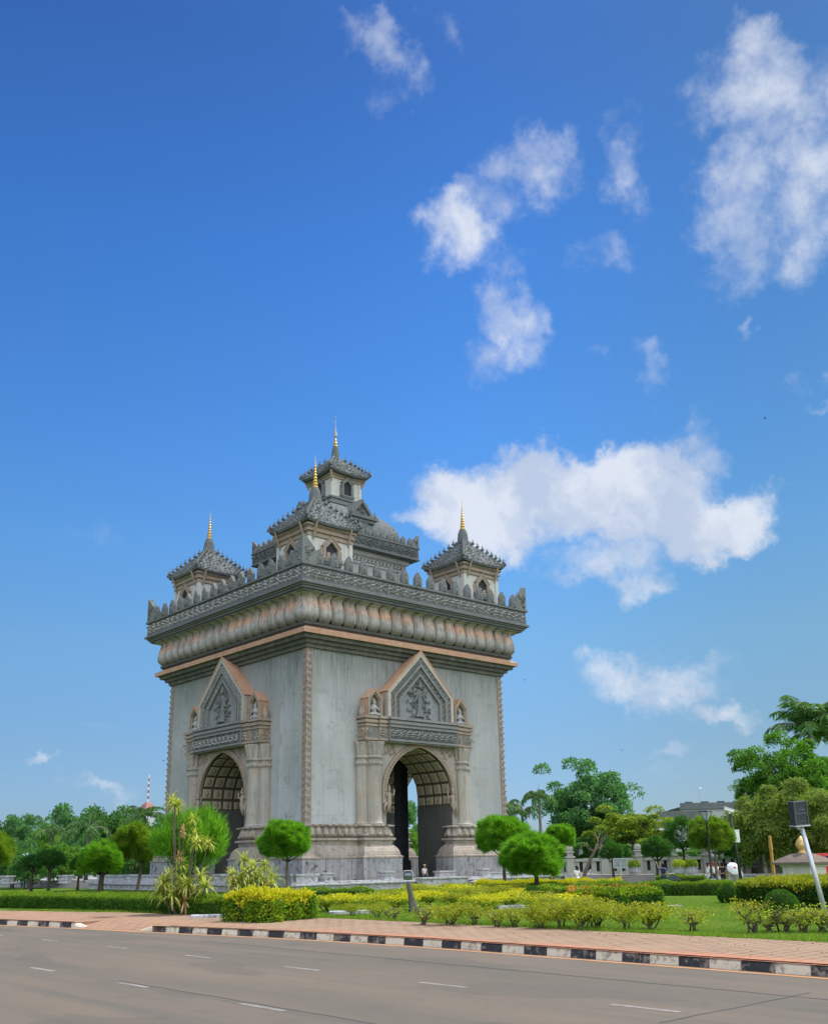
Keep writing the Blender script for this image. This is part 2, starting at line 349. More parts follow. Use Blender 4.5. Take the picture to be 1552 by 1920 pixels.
# ------------------------------------------------------------------ the monument
rng = random.Random(7)
A = 12.0
MON = empty('triumphal_arch_monument', (0, 0, 0.2))
tag(MON, 'huge grey concrete triumphal arch with carved pediments, lotus cornice and five spired towers', 'monument')
def part(name, mb, mat, parent=None, rz=0.0, smooth=False, loc=None):
    o = mb.build(name, mat, parent or MON, smooth, loc, rz); fixnormals(o.data); return o
def archz(x, w=4.0, zs=8.3, rise=4.0):
    """slightly pointed round arch"""
    u = min(1.0, abs(x)/w); return zs+rise*(0.86*math.sqrt(max(0, 1-u*u))+.14*(1-u))
def archpts(w=4.0, zs=8.3, rise=4.0, n=20):
    return [(-w*math.cos(math.pi*i/n), archz(w*math.cos(math.pi*i/n), w, zs, rise)) for i in range(n+1)]
def archwall(mb, xo, z0, ztop, y0, y1, w=4.0, rise=4.0, mi_in=None):
    """slab from y0 (front) to y1 with an arched opening down to z0"""
    pts = archpts(w, 8.3, rise)
    m0 = mb.mi
    for x0, x1 in ((-xo, -w), (w, xo)): mb.box(x0, x1, y0, y1, z0, ztop)
    for (xa, za), (xb, zb) in zip(pts[:-1], pts[1:]):
        mb.mi = m0
        mb.face([(xa, y0, za), (xb, y0, zb), (xb, y0, ztop), (xa, y0, ztop)])
        mb.face([(xa, y1, za), (xa, y1, ztop), (xb, y1, ztop), (xb, y1, zb)])
        mb.face([(xa, y0, ztop), (xb, y0, ztop), (xb, y1, ztop), (xa, y1, ztop)])
        if mi_in is not None: mb.mi = mi_in
        mb.face([(xa, y0, za), (xa, y1, za), (xb, y1, zb), (xb, y0, zb)])
    mb.mi = m0
ZM = -0.2                                       # local offset: heights below were measured from the road
def Z(z): return z+ZM
# facade walls: two full ones and two butted between them
for k, rz in enumerate((0, math.pi)):
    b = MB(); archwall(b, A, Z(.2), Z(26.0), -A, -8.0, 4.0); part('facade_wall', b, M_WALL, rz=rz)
for k, rz in enumerate((-math.pi/2, math.pi/2)):
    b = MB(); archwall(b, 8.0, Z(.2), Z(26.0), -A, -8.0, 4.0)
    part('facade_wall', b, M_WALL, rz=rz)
# hall ceiling and dark square pillar
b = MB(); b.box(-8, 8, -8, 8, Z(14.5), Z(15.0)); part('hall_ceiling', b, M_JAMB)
b = MB(); b.box(5.9, 6.9, -3.3, -2.3, Z(.34), Z(14.5)); b.box(5.75, 7.05, -3.45, -2.15, Z(.34), Z(2.4)); part('hall_pillar', b, plain('dark_slate_pillar', (.055, .06, .068), .7, var=.25, scale=1.2))
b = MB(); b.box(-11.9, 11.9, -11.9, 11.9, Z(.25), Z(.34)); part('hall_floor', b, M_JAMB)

def rosette(b, p, u, v, nrm, s, seed=0):
    r = random.Random(seed); k = 6; a0 = r.random()*6.28
    p, u, v, nrm = Vector(p), Vector(u), Vector(v), Vector(nrm)
    b.bump(p, u, v, nrm, s*.17, s*.17, s*.26)
    for i in range(k):
        a = a0+2*math.pi*i/k; d = u*math.cos(a)+v*math.sin(a); e = nrm.cross(d)
        b.bump(p+d*s*.33, d, e, nrm, s*.17, s*.1, s*(.14+.1*r.random()))
def scrollband(b, p0, p1, v, nrm, h, s, seed=1):
    """carved relief along p0->p1, height h (centred), cell length s: alternating rosettes, lozenge links and leaf bosses"""
    p0, p1, v, nrm = Vector(p0), Vector(p1), Vector(v).normalized(), Vector(nrm).normalized()
    L = (p1-p0).length; u = (p1-p0).normalized(); n = max(1, round(L/s)); s = L/n; r = random.Random(seed)
    for i in range(n):
        c = p0+u*(i+.5)*s
        rosette(b, c, u, v, nrm, min(h, s)*1.0, seed*97+i)
        for q in (-1, 1):
            b.bump(p0+u*(i+.02+.0*q)*s+v*q*h*.27, (u+v*q*.7).normalized(), (v-u*q*.7).normalized(), nrm, h*.24, h*.07, h*(.12+.08*r.random()))
            b.bump(c+v*q*h*.43+u*s*.3*r.choice((-1, 1)), u, v, nrm, s*.14, h*.055, h*.1)
def reliefpanel(b, x0, x1, z0, z1, y, seed, n=40, s=.22):
    r = random.Random(seed)
    for i in range(n):
        a = r.random()*3.14; u = Vector((math.cos(a), 0, math.sin(a))); v = Vector((-math.sin(a), 0, math.cos(a)))
        b.bump((r.uniform(x0, x1), y, r.uniform(z0, z1)), u, v, (0, -1, 0), s*r.uniform(.5, 1.2), s*.45, s*r.uniform(.4, .8))
def seatedfigure(b, x, y, z, h, seed=0):
    """cross-legged praying figure, h tall, facing -y"""
    b.ball((x, y, z+h*.12), h*.3, 10, 5, 1.15, .8, .42)
    b.loft([[(x+r_*math.cos(t*math.pi/4), y+r_*.7*math.sin(t*math.pi/4), z+zz) for t in range(8)] for r_, zz in ((h*.2, h*.15), (h*.17, h*.35), (h*.23, h*.55), (h*.1, h*.66), (h*.07, h*.7))])
    b.ball((x, y-h*.01, z+h*.77), h*.105, 8, 6, .95, 1, 1.15)
    b.lathe([(h*.11, h*.83), (h*.08, h*.89), (h*.05, h*.93), (h*.01, h*1.04)], 8, (x, y, z))
    for q in (-1, 1):
        b.tube([(x+q*h*.22, y, z+h*.55), (x+q*h*.29, y-h*.08, z+h*.36), (x+q*h*.04, y-h*.2, z+h*.46)], [h*.055, h*.05, h*.04], 6)
        b.ball((x+q*h*.24, y-h*.12, z+h*.08), h*.12, 8, 4, 1.3, 1, .6)

def house(hw, zb, ze, za): return [(-hw, zb), (-hw, ze), (0, za), (hw, ze), (hw, zb)]
def inset(h, d):
    (a, zb), (_, ze), (_, za) = h[0], h[1], h[2]; hw = -a; sl = (za-ze)/hw
    k = d*math.sqrt(1+sl*sl); return [(-(hw-d), zb), (-(hw-d), ze-k+sl*d), (0, za-k), (hw-d, ze-k+sl*d), (hw-d, zb)]

def make_lining(root, rz):
    sp = lambda nm, bb, mt, sm=False: part(nm, bb, mt, parent=root, rz=0 if root is not MON else rz, smooth=sm)
    # vault lining: ribs, cream panels, carved lozenges
    prof = [(-3.97, 7.3)]+[(x*.9925, z-.03) for x, z in archpts(4.0, 8.3, 4.0, 10)]+[(3.97, 7.3)]
    ys = [-12.7, -11.55, -10.38, -9.21, -8.04]
    rib, pan, loz = MB(), MB(), MB()
    for (xa, za), (xb, zb) in zip(prof[:-1], prof[1:]):
        T = Vector((xb-xa, 0, zb-za)); L = T.length; T.normalize(); N = Vector((T.z, 0, -T.x))
        for y0, y1 in zip(ys[:-1], ys[1:]):
            P0 = Vector((xa, y0, Z(za)))
            rib.face([P0, P0+T*L, P0+T*L+Vector((0, y1-y0, 0)), P0+Vector((0, y1-y0, 0))])
            if L < .7: continue
            e = .13; q = [P0+T*e+Vector((0, e, 0)), P0+T*(L-e)+Vector((0, e, 0)), P0+T*(L-e)+Vector((0, y1-y0-e, 0)), P0+T*e+Vector((0, y1-y0-e, 0))]
            c = sum(q, Vector())/4; top = [p+(c-p)*.06+N*.05 for p in q]
            pan.add([*q, *top], [(4, 5, 6, 7), (0, 1, 5, 4), (1, 2, 6, 5), (2, 3, 7, 6), (3, 0, 4, 7)])
            Y = Vector((0, 1, 0))
            loz.bump(c+N*.052, T, Y, N, .40, .23, .05); loz.bump(c+N*.10, T, Y, N, .24, .12, .07)
    sp('vault_lining', rib, M_RIB); sp('coffer_panels', pan, M_PANEL); sp('coffer_lozenges', loz, plain('coffer_lozenge', (.24, .19, .11), .8, var=.3))
    # lower dark reveals
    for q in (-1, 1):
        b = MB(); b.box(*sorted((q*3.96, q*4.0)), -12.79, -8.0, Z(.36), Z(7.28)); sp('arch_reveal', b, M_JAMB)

def make_portico(rz):
    b = MB(); archwall(b, 6.0, Z(5.3), Z(12.6), -A-.8, -A+.002, 4.0)
    root = part('portico_wall', b, M_COL, rz=rz)
    sp = lambda nm, bb, mt, sm=False: part(nm, bb, mt, parent=root, smooth=sm)
    make_lining(root, rz)
    # archivolt with carved outer lip
    b = MB(); pts = archpts(4.0, 8.3, 4.0, 28); out = archpts(4.5, 8.3, 4.5, 28)
    b.band([(-4.5, Z(7.2))]+[(x, Z(z)) for x, z in out]+[(4.5, Z(7.2))], [(-4.0, Z(7.2))]+[(x, Z(z)) for x, z in pts]+[(4.0, Z(7.2))], -A-.98, -A-.8)
    sp('archivolt', b, M_TRIM)
    b = MB()
    for i in range(57):
        t = math.pi*i/56; x = -4.25*math.cos(t); z = archz(x, 4.25, 8.3, 4.25); d = Vector((-math.cos(t), 0, math.sin(t)))
        b.bump((x, -A-.98, Z(z)), d, d.cross(Vector((0, 1, 0))), (0, -1, 0), .17, .1, .12)
    sp('archivolt_carving', b, stone('pink_carved_cement', (.42, .32, .26), (.17, .13, .11), (.5, .4, .33), patch=.6, bump=.8))
    b = MB()
    for q in (-1, 1):
        r = random.Random(5+q)
        for i in range(26):
            x = q*r.uniform(2.6, 4.5); z = r.uniform(11.4, 12.4)
            if z < archz(x, 4.55, 8.3, 4.55)+.15: continue
            a = r.random()*3.14; b.bump((x, -A-.8, Z(z)), (math.cos(a), 0, math.sin(a)), (-math.sin(a), 0, math.cos(a)), (0, -1, 0), .25, .09, .1)
    sp('spandrel_carving', b, M_TRIM)
    # bird-woman bracket figures at the springing
    for q in (-1, 1):
        b = MB(); x, y, z = q*4.02, -A-1.0, Z(7.2)
        b.loft([[(x-q*.5*f_+r_*math.cos(t*math.pi/4), y-.05+r_*.8*math.sin(t*math.pi/4), z+zz) for t in range(8)] for f_, r_, zz in ((0, .05, -.75), (.2, .16, -.3), (.35, .26, .1), (.3, .2, .45), (.35, .24, .75), (.35, .1, 1.0), (.35, .08, 1.06))])
        b.ball((x-q*.18, y-.06, z+1.2), .16, 8, 6); b.lathe([(.16, .02), (.1, .14), (.02, .4)], 8, (x-q*.18, y-.06, z+1.26))
        b.tube([(x-q*.3, y, z+.85), (x-q*.72, y-.05, z+.75), (x-q*.8, y-.05, z+1.25)], [.07, .06, .05]); b.tube([(x-q*.05, y, z+.85), (x+q*.25, y-.1, z+.6), (x+q*.1, y-.1, z+1.0)], [.07, .06, .05])
        b.tube([(x+q*.1, y, z+.1), (x+q*.35, y, z-.3), (x+q*.25, y, z-1.1)], [.17, .13, .03]); sp('bracket_figure', b, M_TRIM, True)
    # columns
    colprof = [(.80, 5.3), (.80, 5.55), (.70, 5.65), (.66, 5.9), (.64, 10.5), (.70, 10.55), (.74, 10.7), (.64, 10.8), (.66, 11.0), (.80, 11.1), (.80, 11.22), (.66, 11.3), (.68, 11.45), (.78, 12.0), (.88, 12.35), (.9, 12.5)]
    for q in (-1, 1):
        for (cx_, cy_, sc_) in ((5.25, -A-.72, 1.0), (6.2, -A-.16, .86)):
            b = MB(); n = 24; rings = []
            for r_, z_ in colprof:
                fl = .06 if z_ > 11.3 else .0
                rings.append([(q*cx_+sc_*(r_+(fl if i % 2 else -fl))*math.cos(2*math.pi*i/n), cy_+sc_*(r_+(fl if i % 2 else -fl))*math.sin(2*math.pi*i/n), Z(z_)) for i in range(n)])
            b.loft(rings)
            for i in range(16):
                a = 2*math.pi*i/16; d = Vector((math.cos(a), math.sin(a), 0))
                b.bump(Vector((q*cx_, cy_, Z(10.62)))+d*.70*sc_, (-d.y, d.x, 0), (0, 0, 1), d, .12, .26, .1)
            sp('column', b, M_COL)
    # entablature: plain lips and carved frieze, the middle standing forward
    ent, emid = MB(), MB()
    steps = [(12.5, 12.62, .05), (12.62, 12.78, .22), (12.78, 13.85, .08), (13.85, 14.0, .2), (14.0, 14.15, .1), (14.15, 14.4, .26), (14.4, 14.52, .12), (14.52, 14.75, .34)]
    for z0, z1, d in steps:
        ent.box(-6.35-d, 6.35+d, -A-1.0-d, -A+.0, Z(z0), Z(z1))
        ent.box(-5.0-d*.5, 5.0+d*.5, -A-1.22-d, -A-1.0-d, Z(z0), Z(z1))
        emid.box(-4.05-d*.5, 4.05+d*.5, -A-1.5-d, -A-1.22-d, Z(z0), Z(z1))
    sp('entablature', ent, M_TRIM); sp('entablature_centre', emid, M_GREYT)
    for q in (-1, 1):
        b = MB(); b.box(*sorted((q*5.2, q*6.25)), -A-1.095, -A-1.0, Z(12.86), Z(13.78)); b.box(*sorted((q*4.2, q*4.9)), -A-1.315, -A-1.22, Z(12.86), Z(13.78)); sp('entablature_panel', b, M_CARVE)
    b = MB(); b.box(-4.0, 4.0, -A-1.59, -A-1.5, Z(12.8), Z(13.83)); sp('entablature_panel', b, M_DEEP)
    c1 = MB()
    scrollband(c1, (-3.9, -A-1.59, Z(13.32)), (3.9, -A-1.59, Z(13.32)), (0, 0, 1), (0, -1, 0), .85, .72, 3)
    sp('entablature_carving', c1, M_BOSS); c2 = MB()
    for q in (-1, 1):
        scrollband(c2, (q*6.3-.5, -A-1.095, Z(13.32)), (q*6.3-.5+1.0, -A-1.095, Z(13.32)), (0, 0, 1), (0, -1, 0), .85, .5, 4)
        scrollband(c2, (q*4.55-.4, -A-1.315, Z(13.32)), (q*4.55+.4, -A-1.315, Z(13.32)), (0, 0, 1), (0, -1, 0), .85, .6, 9)
        scrollband(c2, (q*6.435, -A-.1, Z(13.32)), (q*6.435, -A-1.0, Z(13.32)), (0, 0, 1), (q, 0, 0), .85, .5, 5)
    sp('entablature_carving', c2, stone('tan_relief', (.47, .39, .30), (.12, .11, .1), (.5, .34, .24), patch=.5, bump=.6))
    # main gable, stepping back toward its panel
    H0 = [(x, Z(z)) for x, z in house(4.05, 14.75, 17.15, 21.15)]
    H1, H2, H3, H4, H5 = inset(H0, .34), inset(H0, .78), inset(H0, 1.0), inset(H0, 1.42), inset(H0, 1.62)
    b = MB(); b.band(H0, H1, -A-1.32, -A+.0); sp('gable_frame', b, M_CREAM)
    b = MB(); b.band(H1, H2, -A-1.2, -A+.0); b.band(H3, H4, -A-1.08, -A+.0); sp('gable_inner_frame', b, M_DEEP)
    b = MB(); b.band(H2, H3, -A-1.3, -A+.0); b.band(H4, H5, -A-1.18, -A+.0); sp('gable_moulding', b, M_GREYT)
    b = MB(); b.prism(H5, -A-.92, -A+.0); sp('gable_panel', b, M_PAN)
    cb = MB()
    for (Ha, Hb, yy, hh) in ((H1, H2, -A-1.2, .4), (H3, H4, -A-1.08, .38)):
        md = [((a[0]+c[0])/2, (a[1]+c[1])/2) for a, c in zip(Ha, Hb)]
        for (p, q) in zip(md[:-1], md[1:]):
            dv = Vector((q[0]-p[0], 0, q[1]-p[1])).normalized(); scrollband(cb, (p[0], yy, p[1]), (q[0], yy, q[1]), (-dv.z, 0, dv.x), (0, -1, 0), hh*1.15, .5, 11)
    sp('gable_carving', cb, M_BOSS)
    cb = MB(); y = -A-.92                                # standing deity among scrolls
    cb.loft([[(r_*math.cos(t*math.pi/5), y-.12+r_*.5*math.sin(t*math.pi/5), Z(zz)) for t in range(10)] for r_, zz in ((.55, 15.1), (.35, 15.4), (.26, 16.1), (.3, 16.6), (.22, 16.9), (.34, 17.4), (.13, 17.6), (.1, 17.7))])
    cb.ball((0, y-.2, Z(17.88)), .2, 8, 6); cb.lathe([(.2, 0), (.13, .2), (.02, .6)], 8, (0, y-.18, Z(17.98)))
    for q in (-1, 1):
        cb.tube([(q*.32, y-.15, Z(17.35)), (q*.75, y-.2, Z(17.0)), (q*.85, y-.2, Z(17.6))], [.1, .09, .06]); cb.tube([(q*.32, y-.15, Z(17.25)), (q*.6, y-.25, Z(16.6)), (q*.95, y-.2, Z(16.4))], [.1, .08, .06])
    r = random.Random(3)
    for i in range(170):
        zz = r.uniform(14.95, 18.7); ww = 1.6*min(1, (19.0-zz)/2.2)*(.55+.45*math.sin(zz*4.5)**2)
        a = r.random()*3.14; cb.bump((r.uniform(-ww, ww), y, Z(zz)), (math.cos(a), 0, math.sin(a)), (-math.sin(a), 0, math.cos(a)), (0, -1, 0), .26, .1, r.uniform(.1, .24))
    sp('deity_relief', cb, M_CARVE)
    b = MB()                                              # orange washed gable roof with eaves
    for q in (-1, 1):
        b.add([(0, -A-1.36, Z(21.32)), (0, -A, Z(21.32)), (q*4.2, -A, Z(17.12)), (q*4.2, -A-1.36, Z(17.12)), (0, -A-1.36, Z(21.16)), (0, -A, Z(21.16)), (q*4.06, -A, Z(17.1)), (q*4.06, -A-1.36, Z(17.1))],
              [(0, 1, 2, 3), (4, 7, 6, 5), (0, 3, 7, 4), (3, 2, 6, 7), (1, 5, 6, 2)])
    sp('gable_roof', b, M_ORANGE)
    # side gables with seated figures
    for q in (-1, 1):
        b = MB(); X = q*5.3; h0 = [(X+x, Z(z)) for x, z in house(.82, 14.75, 16.35, 17.2)]
        h1 = [(X+x, Z(z)) for x, z in inset(house(.82, 14.75, 16.35, 17.2), .17)]; h2 = [(X+x, Z(z)) for x, z in inset(house(.82, 14.75, 16.35, 17.2), .3)]
        b.band(h0, h1, -A-1.05, -A+.0); b.band(h1, h2, -A-.93, -A+.0)
        b.prism(h2, -A-.6, -A+.0); g = sp('side_gable', b, M_TRIM)
        b = MB()
        for s in (-1, 1):
            b.add([(X, -A-1.08, Z(17.3)), (X, -A, Z(17.3)), (X+s*.9, -A, Z(16.36)), (X+s*.9, -A-1.08, Z(16.36)), (X, -A-1.08, Z(17.2)), (X, -A, Z(17.2)), (X+s*.82, -A, Z(16.34)), (X+s*.82, -A-1.08, Z(16.34))],
                  [(0, 1, 2, 3), (4, 7, 6, 5), (0, 3, 7, 4), (3, 2, 6, 7)])
            b.box(*sorted((X+s*.822, X+s*.84)), -A-.9, -A, Z(14.76), Z(16.3))
        sp('side_gable_roof', b, M_ORANGE)
        b = MB(); seatedfigure(b, X, -A-.8, Z(14.78), 1.55); sp('seated_figure', b, M_BOSS, True)
        b = MB()
        for dx, hh in ((1.02, 1.45), (1.28, 1.0)):
            b.loft([[(X+q*dx+r_*math.cos(t*math.pi/3), -A-.55+r_*math.sin(t*math.pi/3), Z(14.75)+zz*hh) for t in range(6)] for r_, zz in ((.14, 0), (.2, .25), (.12, .6), (.02, 1.0))])
        sp('corner_finial', b, M_TRIM)
    return root
for rz in (0, -math.pi/2): make_portico(rz)
for rz in (math.pi, math.pi/2): make_lining(MON, rz)

# stepped pier bases, one per corner, with lotus petal band
pier = [(-4.0, -12.85), (-4.0, -12.4), (-5.3, -12.4), (-5.3, -11.0), (-11.0, -11.0), (-11.0, -5.3), (-12.4, -5.3), (-12.4, -4.0), (-12.85, -4.0), (-12.85, -6.35), (-12.0, -6.35), (-12.0, -12.0), (-6.35, -12.0), (-6.35, -12.85)]
pier = pier[::-1]
if sum(a[0]*b_[1]-b_[0]*a[1] for a, b_ in zip(pier, pier[1:]+pier[:1])) < 0: pier = pier[::-1]
for k in range(4):
    rz = k*math.pi/2
    b = MB(); b.polyloft(pier, [(-.05, Z(5.45)), (.12, Z(5.45)), (.5, Z(5.36)), (.5, Z(5.28)), (.22, Z(5.2)), (.3, Z(4.8)), (.4, Z(4.5)), (.2, Z(4.34)), (.56, Z(4.3)), (.56, Z(4.12)), (.36, Z(4.05)), (.36, Z(3.98)), (.3, Z(3.75)), (.42, Z(3.68)), (.62, Z(3.5)), (.78, Z(3.2)), (.86, Z(2.9)), (.86, Z(2.84)), (1.02, Z(2.78)), (1.02, Z(2.66)), (.95, Z(2.6))][::-1])
    o = part('pier_base', b, M_BASE, rz=rz)
    b = MB(); b.polyloft(pier, [(.95, Z(.2)), (.95, Z(2.6))])
    for (x0, y0, x1, y1) in ((-10.6, -13.0, -10.2, -12.98), (-7.9, -13.0, -7.4, -12.98)): b.box(x0, x1, y0, y1, Z(1.0), Z(2.6))
    part('pier_plinth', b, M_PLINTH, parent=o)
    b = MB(); n = len(pier)
    for i in range(n):
        a, c = Vector((*pier[i], 0)), Vector((*pier[(i+1) % n], 0)); u = (c-a).normalized(); nr = Vector((u.y, -u.x, 0)); L = (c-a).length
        m = max(1, round(L/.72))
        for j in range(m):
            w = L/m; cc = a+u*(j+.5)*w
            rows = []
            for zz, wd, of in ((4.4, .30, .30), (4.6, .46, .50), (4.9, .46, .46), (5.15, .34, .32), (5.28, .36, .40), (5.40, .2, .58)):
                rows.append([cc+u*(s*wd*w)+nr*(of+(.1 if abs(s) < .6 else -.12))+Vector((0, 0, Z(zz))) for s in (-1, -.5, 0, .5, 1)])
            for r0, r1 in zip(rows[:-1], rows[1:]):
                for s in range(4): b.face([r0[s], r0[s+1], r1[s+1], r1[s]])
    part('lotus_band', b, M_BASE, parent=o)
# carved corner strips with serrated edges
M_STRIP = stone('pink_corner_strip', (.36, .30, .25), (.16, .14, .13), (.44, .40, .36), patch=.5, streak=.6, bump=.9, darkamt=.5)
for k in range(4):
    b = MB(); x = -A
    b.box(x-.06, x+.42, x-.06, x, Z(5.4), Z(20.6)); b.box(x-.06, x, x, x+.42, Z(5.4), Z(20.6))
    b.box(x+.42, x+.5, x-.1, x, Z(5.4), Z(20.6)); b.box(x-.1, x, x+.42, x+.5, Z(5.4), Z(20.6))
    s = part('corner_strip', b, M_STRIP, rz=k*math.pi/2)
    b = MB()
    for i in range(26):
        z = Z(5.75)+i*.575
        rosette(b, (x+.2, x-.06, z), (1, 0, 0), (0, 0, 1), (0, -1, 0), .42, i); rosette(b, (x-.06, x+.2, z), (0, -1, 0), (0, 0, 1), (-1, 0, 0), .42, i+50)
        b.bump((x-.05, x-.05, z+.2), (.7, -.7, 0), (0, 0, 1), (-.7, -.7, 0), .1, .16, .16)
    part('corner_strip_carving', b, M_STRIP, parent=s)

# great ledge, lotus-bulb cornice, frieze
b = MB(); b.squares([(12.02, Z(20.3)), (12.25, Z(20.3)), (12.3, Z(20.62)), (12.55, Z(20.64)), (12.6, Z(20.95)), (12.95, Z(20.97)), (13.0, Z(21.22)), (13.31, Z(21.35)), (13.31, Z(21.42))], cap0=False, cap1=False); part('ledge_moulding', b, M_MOULD)
b = MB(); b.squares([(13.34, Z(21.3)), (13.36, Z(21.66)), (12.6, Z(22.08)), (11.0, Z(22.09))], cap0=False, cap1=False); part('ledge', b, M_ORANGE)
b = MB(); b.squares([(12.75, Z(22.03)), (12.95, Z(22.18)), (12.95, Z(22.4)), (12.6, Z(22.42)), (12.75, Z(24.6)), (13.2, Z(24.85))], cap0=False, cap1=False); part('cornice_core', b, M_DEEP)
b = MB(); b.squares([(13.2, Z(24.8)), (13.75, Z(24.85)), (13.75, Z(25.0)), (13.95, Z(25.02)), (13.95, Z(25.2)), (14.1, Z(25.22)), (14.1, Z(25.36)), (14.3, Z(25.38)), (14.3, Z(25.58)), (14.1, Z(25.7)), (14.05, Z(26.95)), (14.25, Z(26.97)), (14.25, Z(27.16)), (13.6, Z(27.17)), (13.6, Z(26.4)), (11, Z(26.4))], cap0=False, cap1=True)
fr = part('frieze', b, stone('grey_frieze_cement', (.17, .18, .185), (.05, .056, .06), (.20, .185, .16), patch=.4, streak=.7, bump=.8, darkamt=.6))
for k in range(4):
    b = MB(); scrollband(b, (-13.95, -14.09, Z(26.33)), (13.95, -14.09, Z(26.33)), (0, 0, 1), (0, -1, 0), 1.02, .98, 20+k)
    part('frieze_carving', b, M_BOSS, parent=fr, rz=k*math.pi/2)
# one lotus bulb: bulging petal with a curled lip
def bulb_mesh(wd):
    nu, rows = 10, []
    for zz, hw, base, bul in ((0, .40, .0, .10), (.14, .56, .12, .34), (.42, .645, .2, .56), (.85, .66, .22, .60), (1.3, .655, .22, .50), (1.75, .64, .2, .36), (2.05, .635, .19, .27), (2.24, .645, .23, .30), (2.38, .67, .42, .46), (2.44, .56, .66, .62)):
        rows.append([((2*i/nu-1)*hw*wd, -(base+bul*math.sqrt(max(0, 1-(2*i/nu-1)**2))), zz) for i in range(nu+1)])
    b = MB(); vs = [p for r_ in rows for p in r_]; n = nu+1
    b.add(vs, [(j*n+i, j*n+i+1, (j+1)*n+i+1, (j+1)*n+i) for j in range(len(rows)-1) for i in range(nu)])
    for s in range(nu):                                   # thin scalloped lip edge
        p, q = rows[-1][s], rows[-1][s+1]; b.face([p, q, (q[0], q[1]+.3, q[2]+.1), (p[0], p[1]+.3, p[2]+.1)])
    return b.mesh('lotus_bulb', M_BULB, True)
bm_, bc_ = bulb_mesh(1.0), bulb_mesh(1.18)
NB = 19; stp = 2*12.25/(NB-1)
for k in range(4):
    a = k*math.pi/2; ca, sa = math.cos(a), math.sin(a)
    for i in range(NB):
        x, y = -12.25+stp*i, -12.72
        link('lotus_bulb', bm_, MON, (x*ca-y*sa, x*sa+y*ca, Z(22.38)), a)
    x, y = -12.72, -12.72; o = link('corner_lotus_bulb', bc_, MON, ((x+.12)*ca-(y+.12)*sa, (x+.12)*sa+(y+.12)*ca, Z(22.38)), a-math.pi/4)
# merlons along the parapet
def merlon_mesh():
    b = MB(); b.prism([(-.40, 0), (.40, 0), (.41, .8), (.28, 1.05), (0, 1.45), (-.28, 1.05), (-.41, .8)], -.17, .17)
    b.prism([(-.28, .12), (.28, .12), (.28, .74), (0, 1.16), (-.28, .74)], -.25, -.17)
    b.ball((0, -.27, .55), .16, 6, 4, 1, .6, 1.5); b.ball((0, -.27, .9), .09, 6, 4); b.bump((0, -.25, .28), (1, 0, 0), (0, 0, 1), (0, -1, 0), .22, .1, .08)
    me = b.mesh('merlon', M_CARVE); fixnormals(me); return me
mm = merlon_mesh(); NM = 16
b = MB()
for (ax, ay) in ((1, 0), (0, 1)):
    poly = [(0, 0), (1.55, 0), (1.5, 1.15), (1.0, 1.75), (.45, 2.25), (0, 2.55)]
    n = len(poly); yo, yi = (-.0, .36)
    f0 = [(x, yo, z) if ax else (yo, x, z) for x, z in poly]; f1 = [(max(x, .36), yi, z) if ax else (yi, max(x, .36), z) for x, z in poly]
    b.add(f0+f1, [tuple(range(n)), tuple(range(2*n-1, n-1, -1))]+[(i, n+i, n+(i+1) % n, (i+1) % n) for i in range(n)])
    for i in range(14):
        r = random.Random(i); x, z = r.uniform(.15, 1.2), r.uniform(.2, 1.5)
        if ax: b.bump((x, 0, z), (.7, 0, .7), (-.7, 0, .7), (0, -1, 0), .2, .1, .14)
        else: b.bump((0, x, z), (0, .7, .7), (0, -.7, .7), (-1, 0, 0), .2, .1, .14)
cm = b.mesh('corner_merlon', M_CARVE); fixnormals(cm)
for k in range(4):
    a = k*math.pi/2; ca, sa = math.cos(a), math.sin(a)
    for i in range(NM):
        x, y = -13.95+27.9*(i+1)/(NM+1), -13.95; link('merlon', mm, MON, (x*ca-y*sa, x*sa+y*ca, Z(27.16)), a)
    x = y = -14.15; link('corner_merlon', cm, MON, (x*ca-y*sa, x*sa+y*ca, Z(27.16)), a)

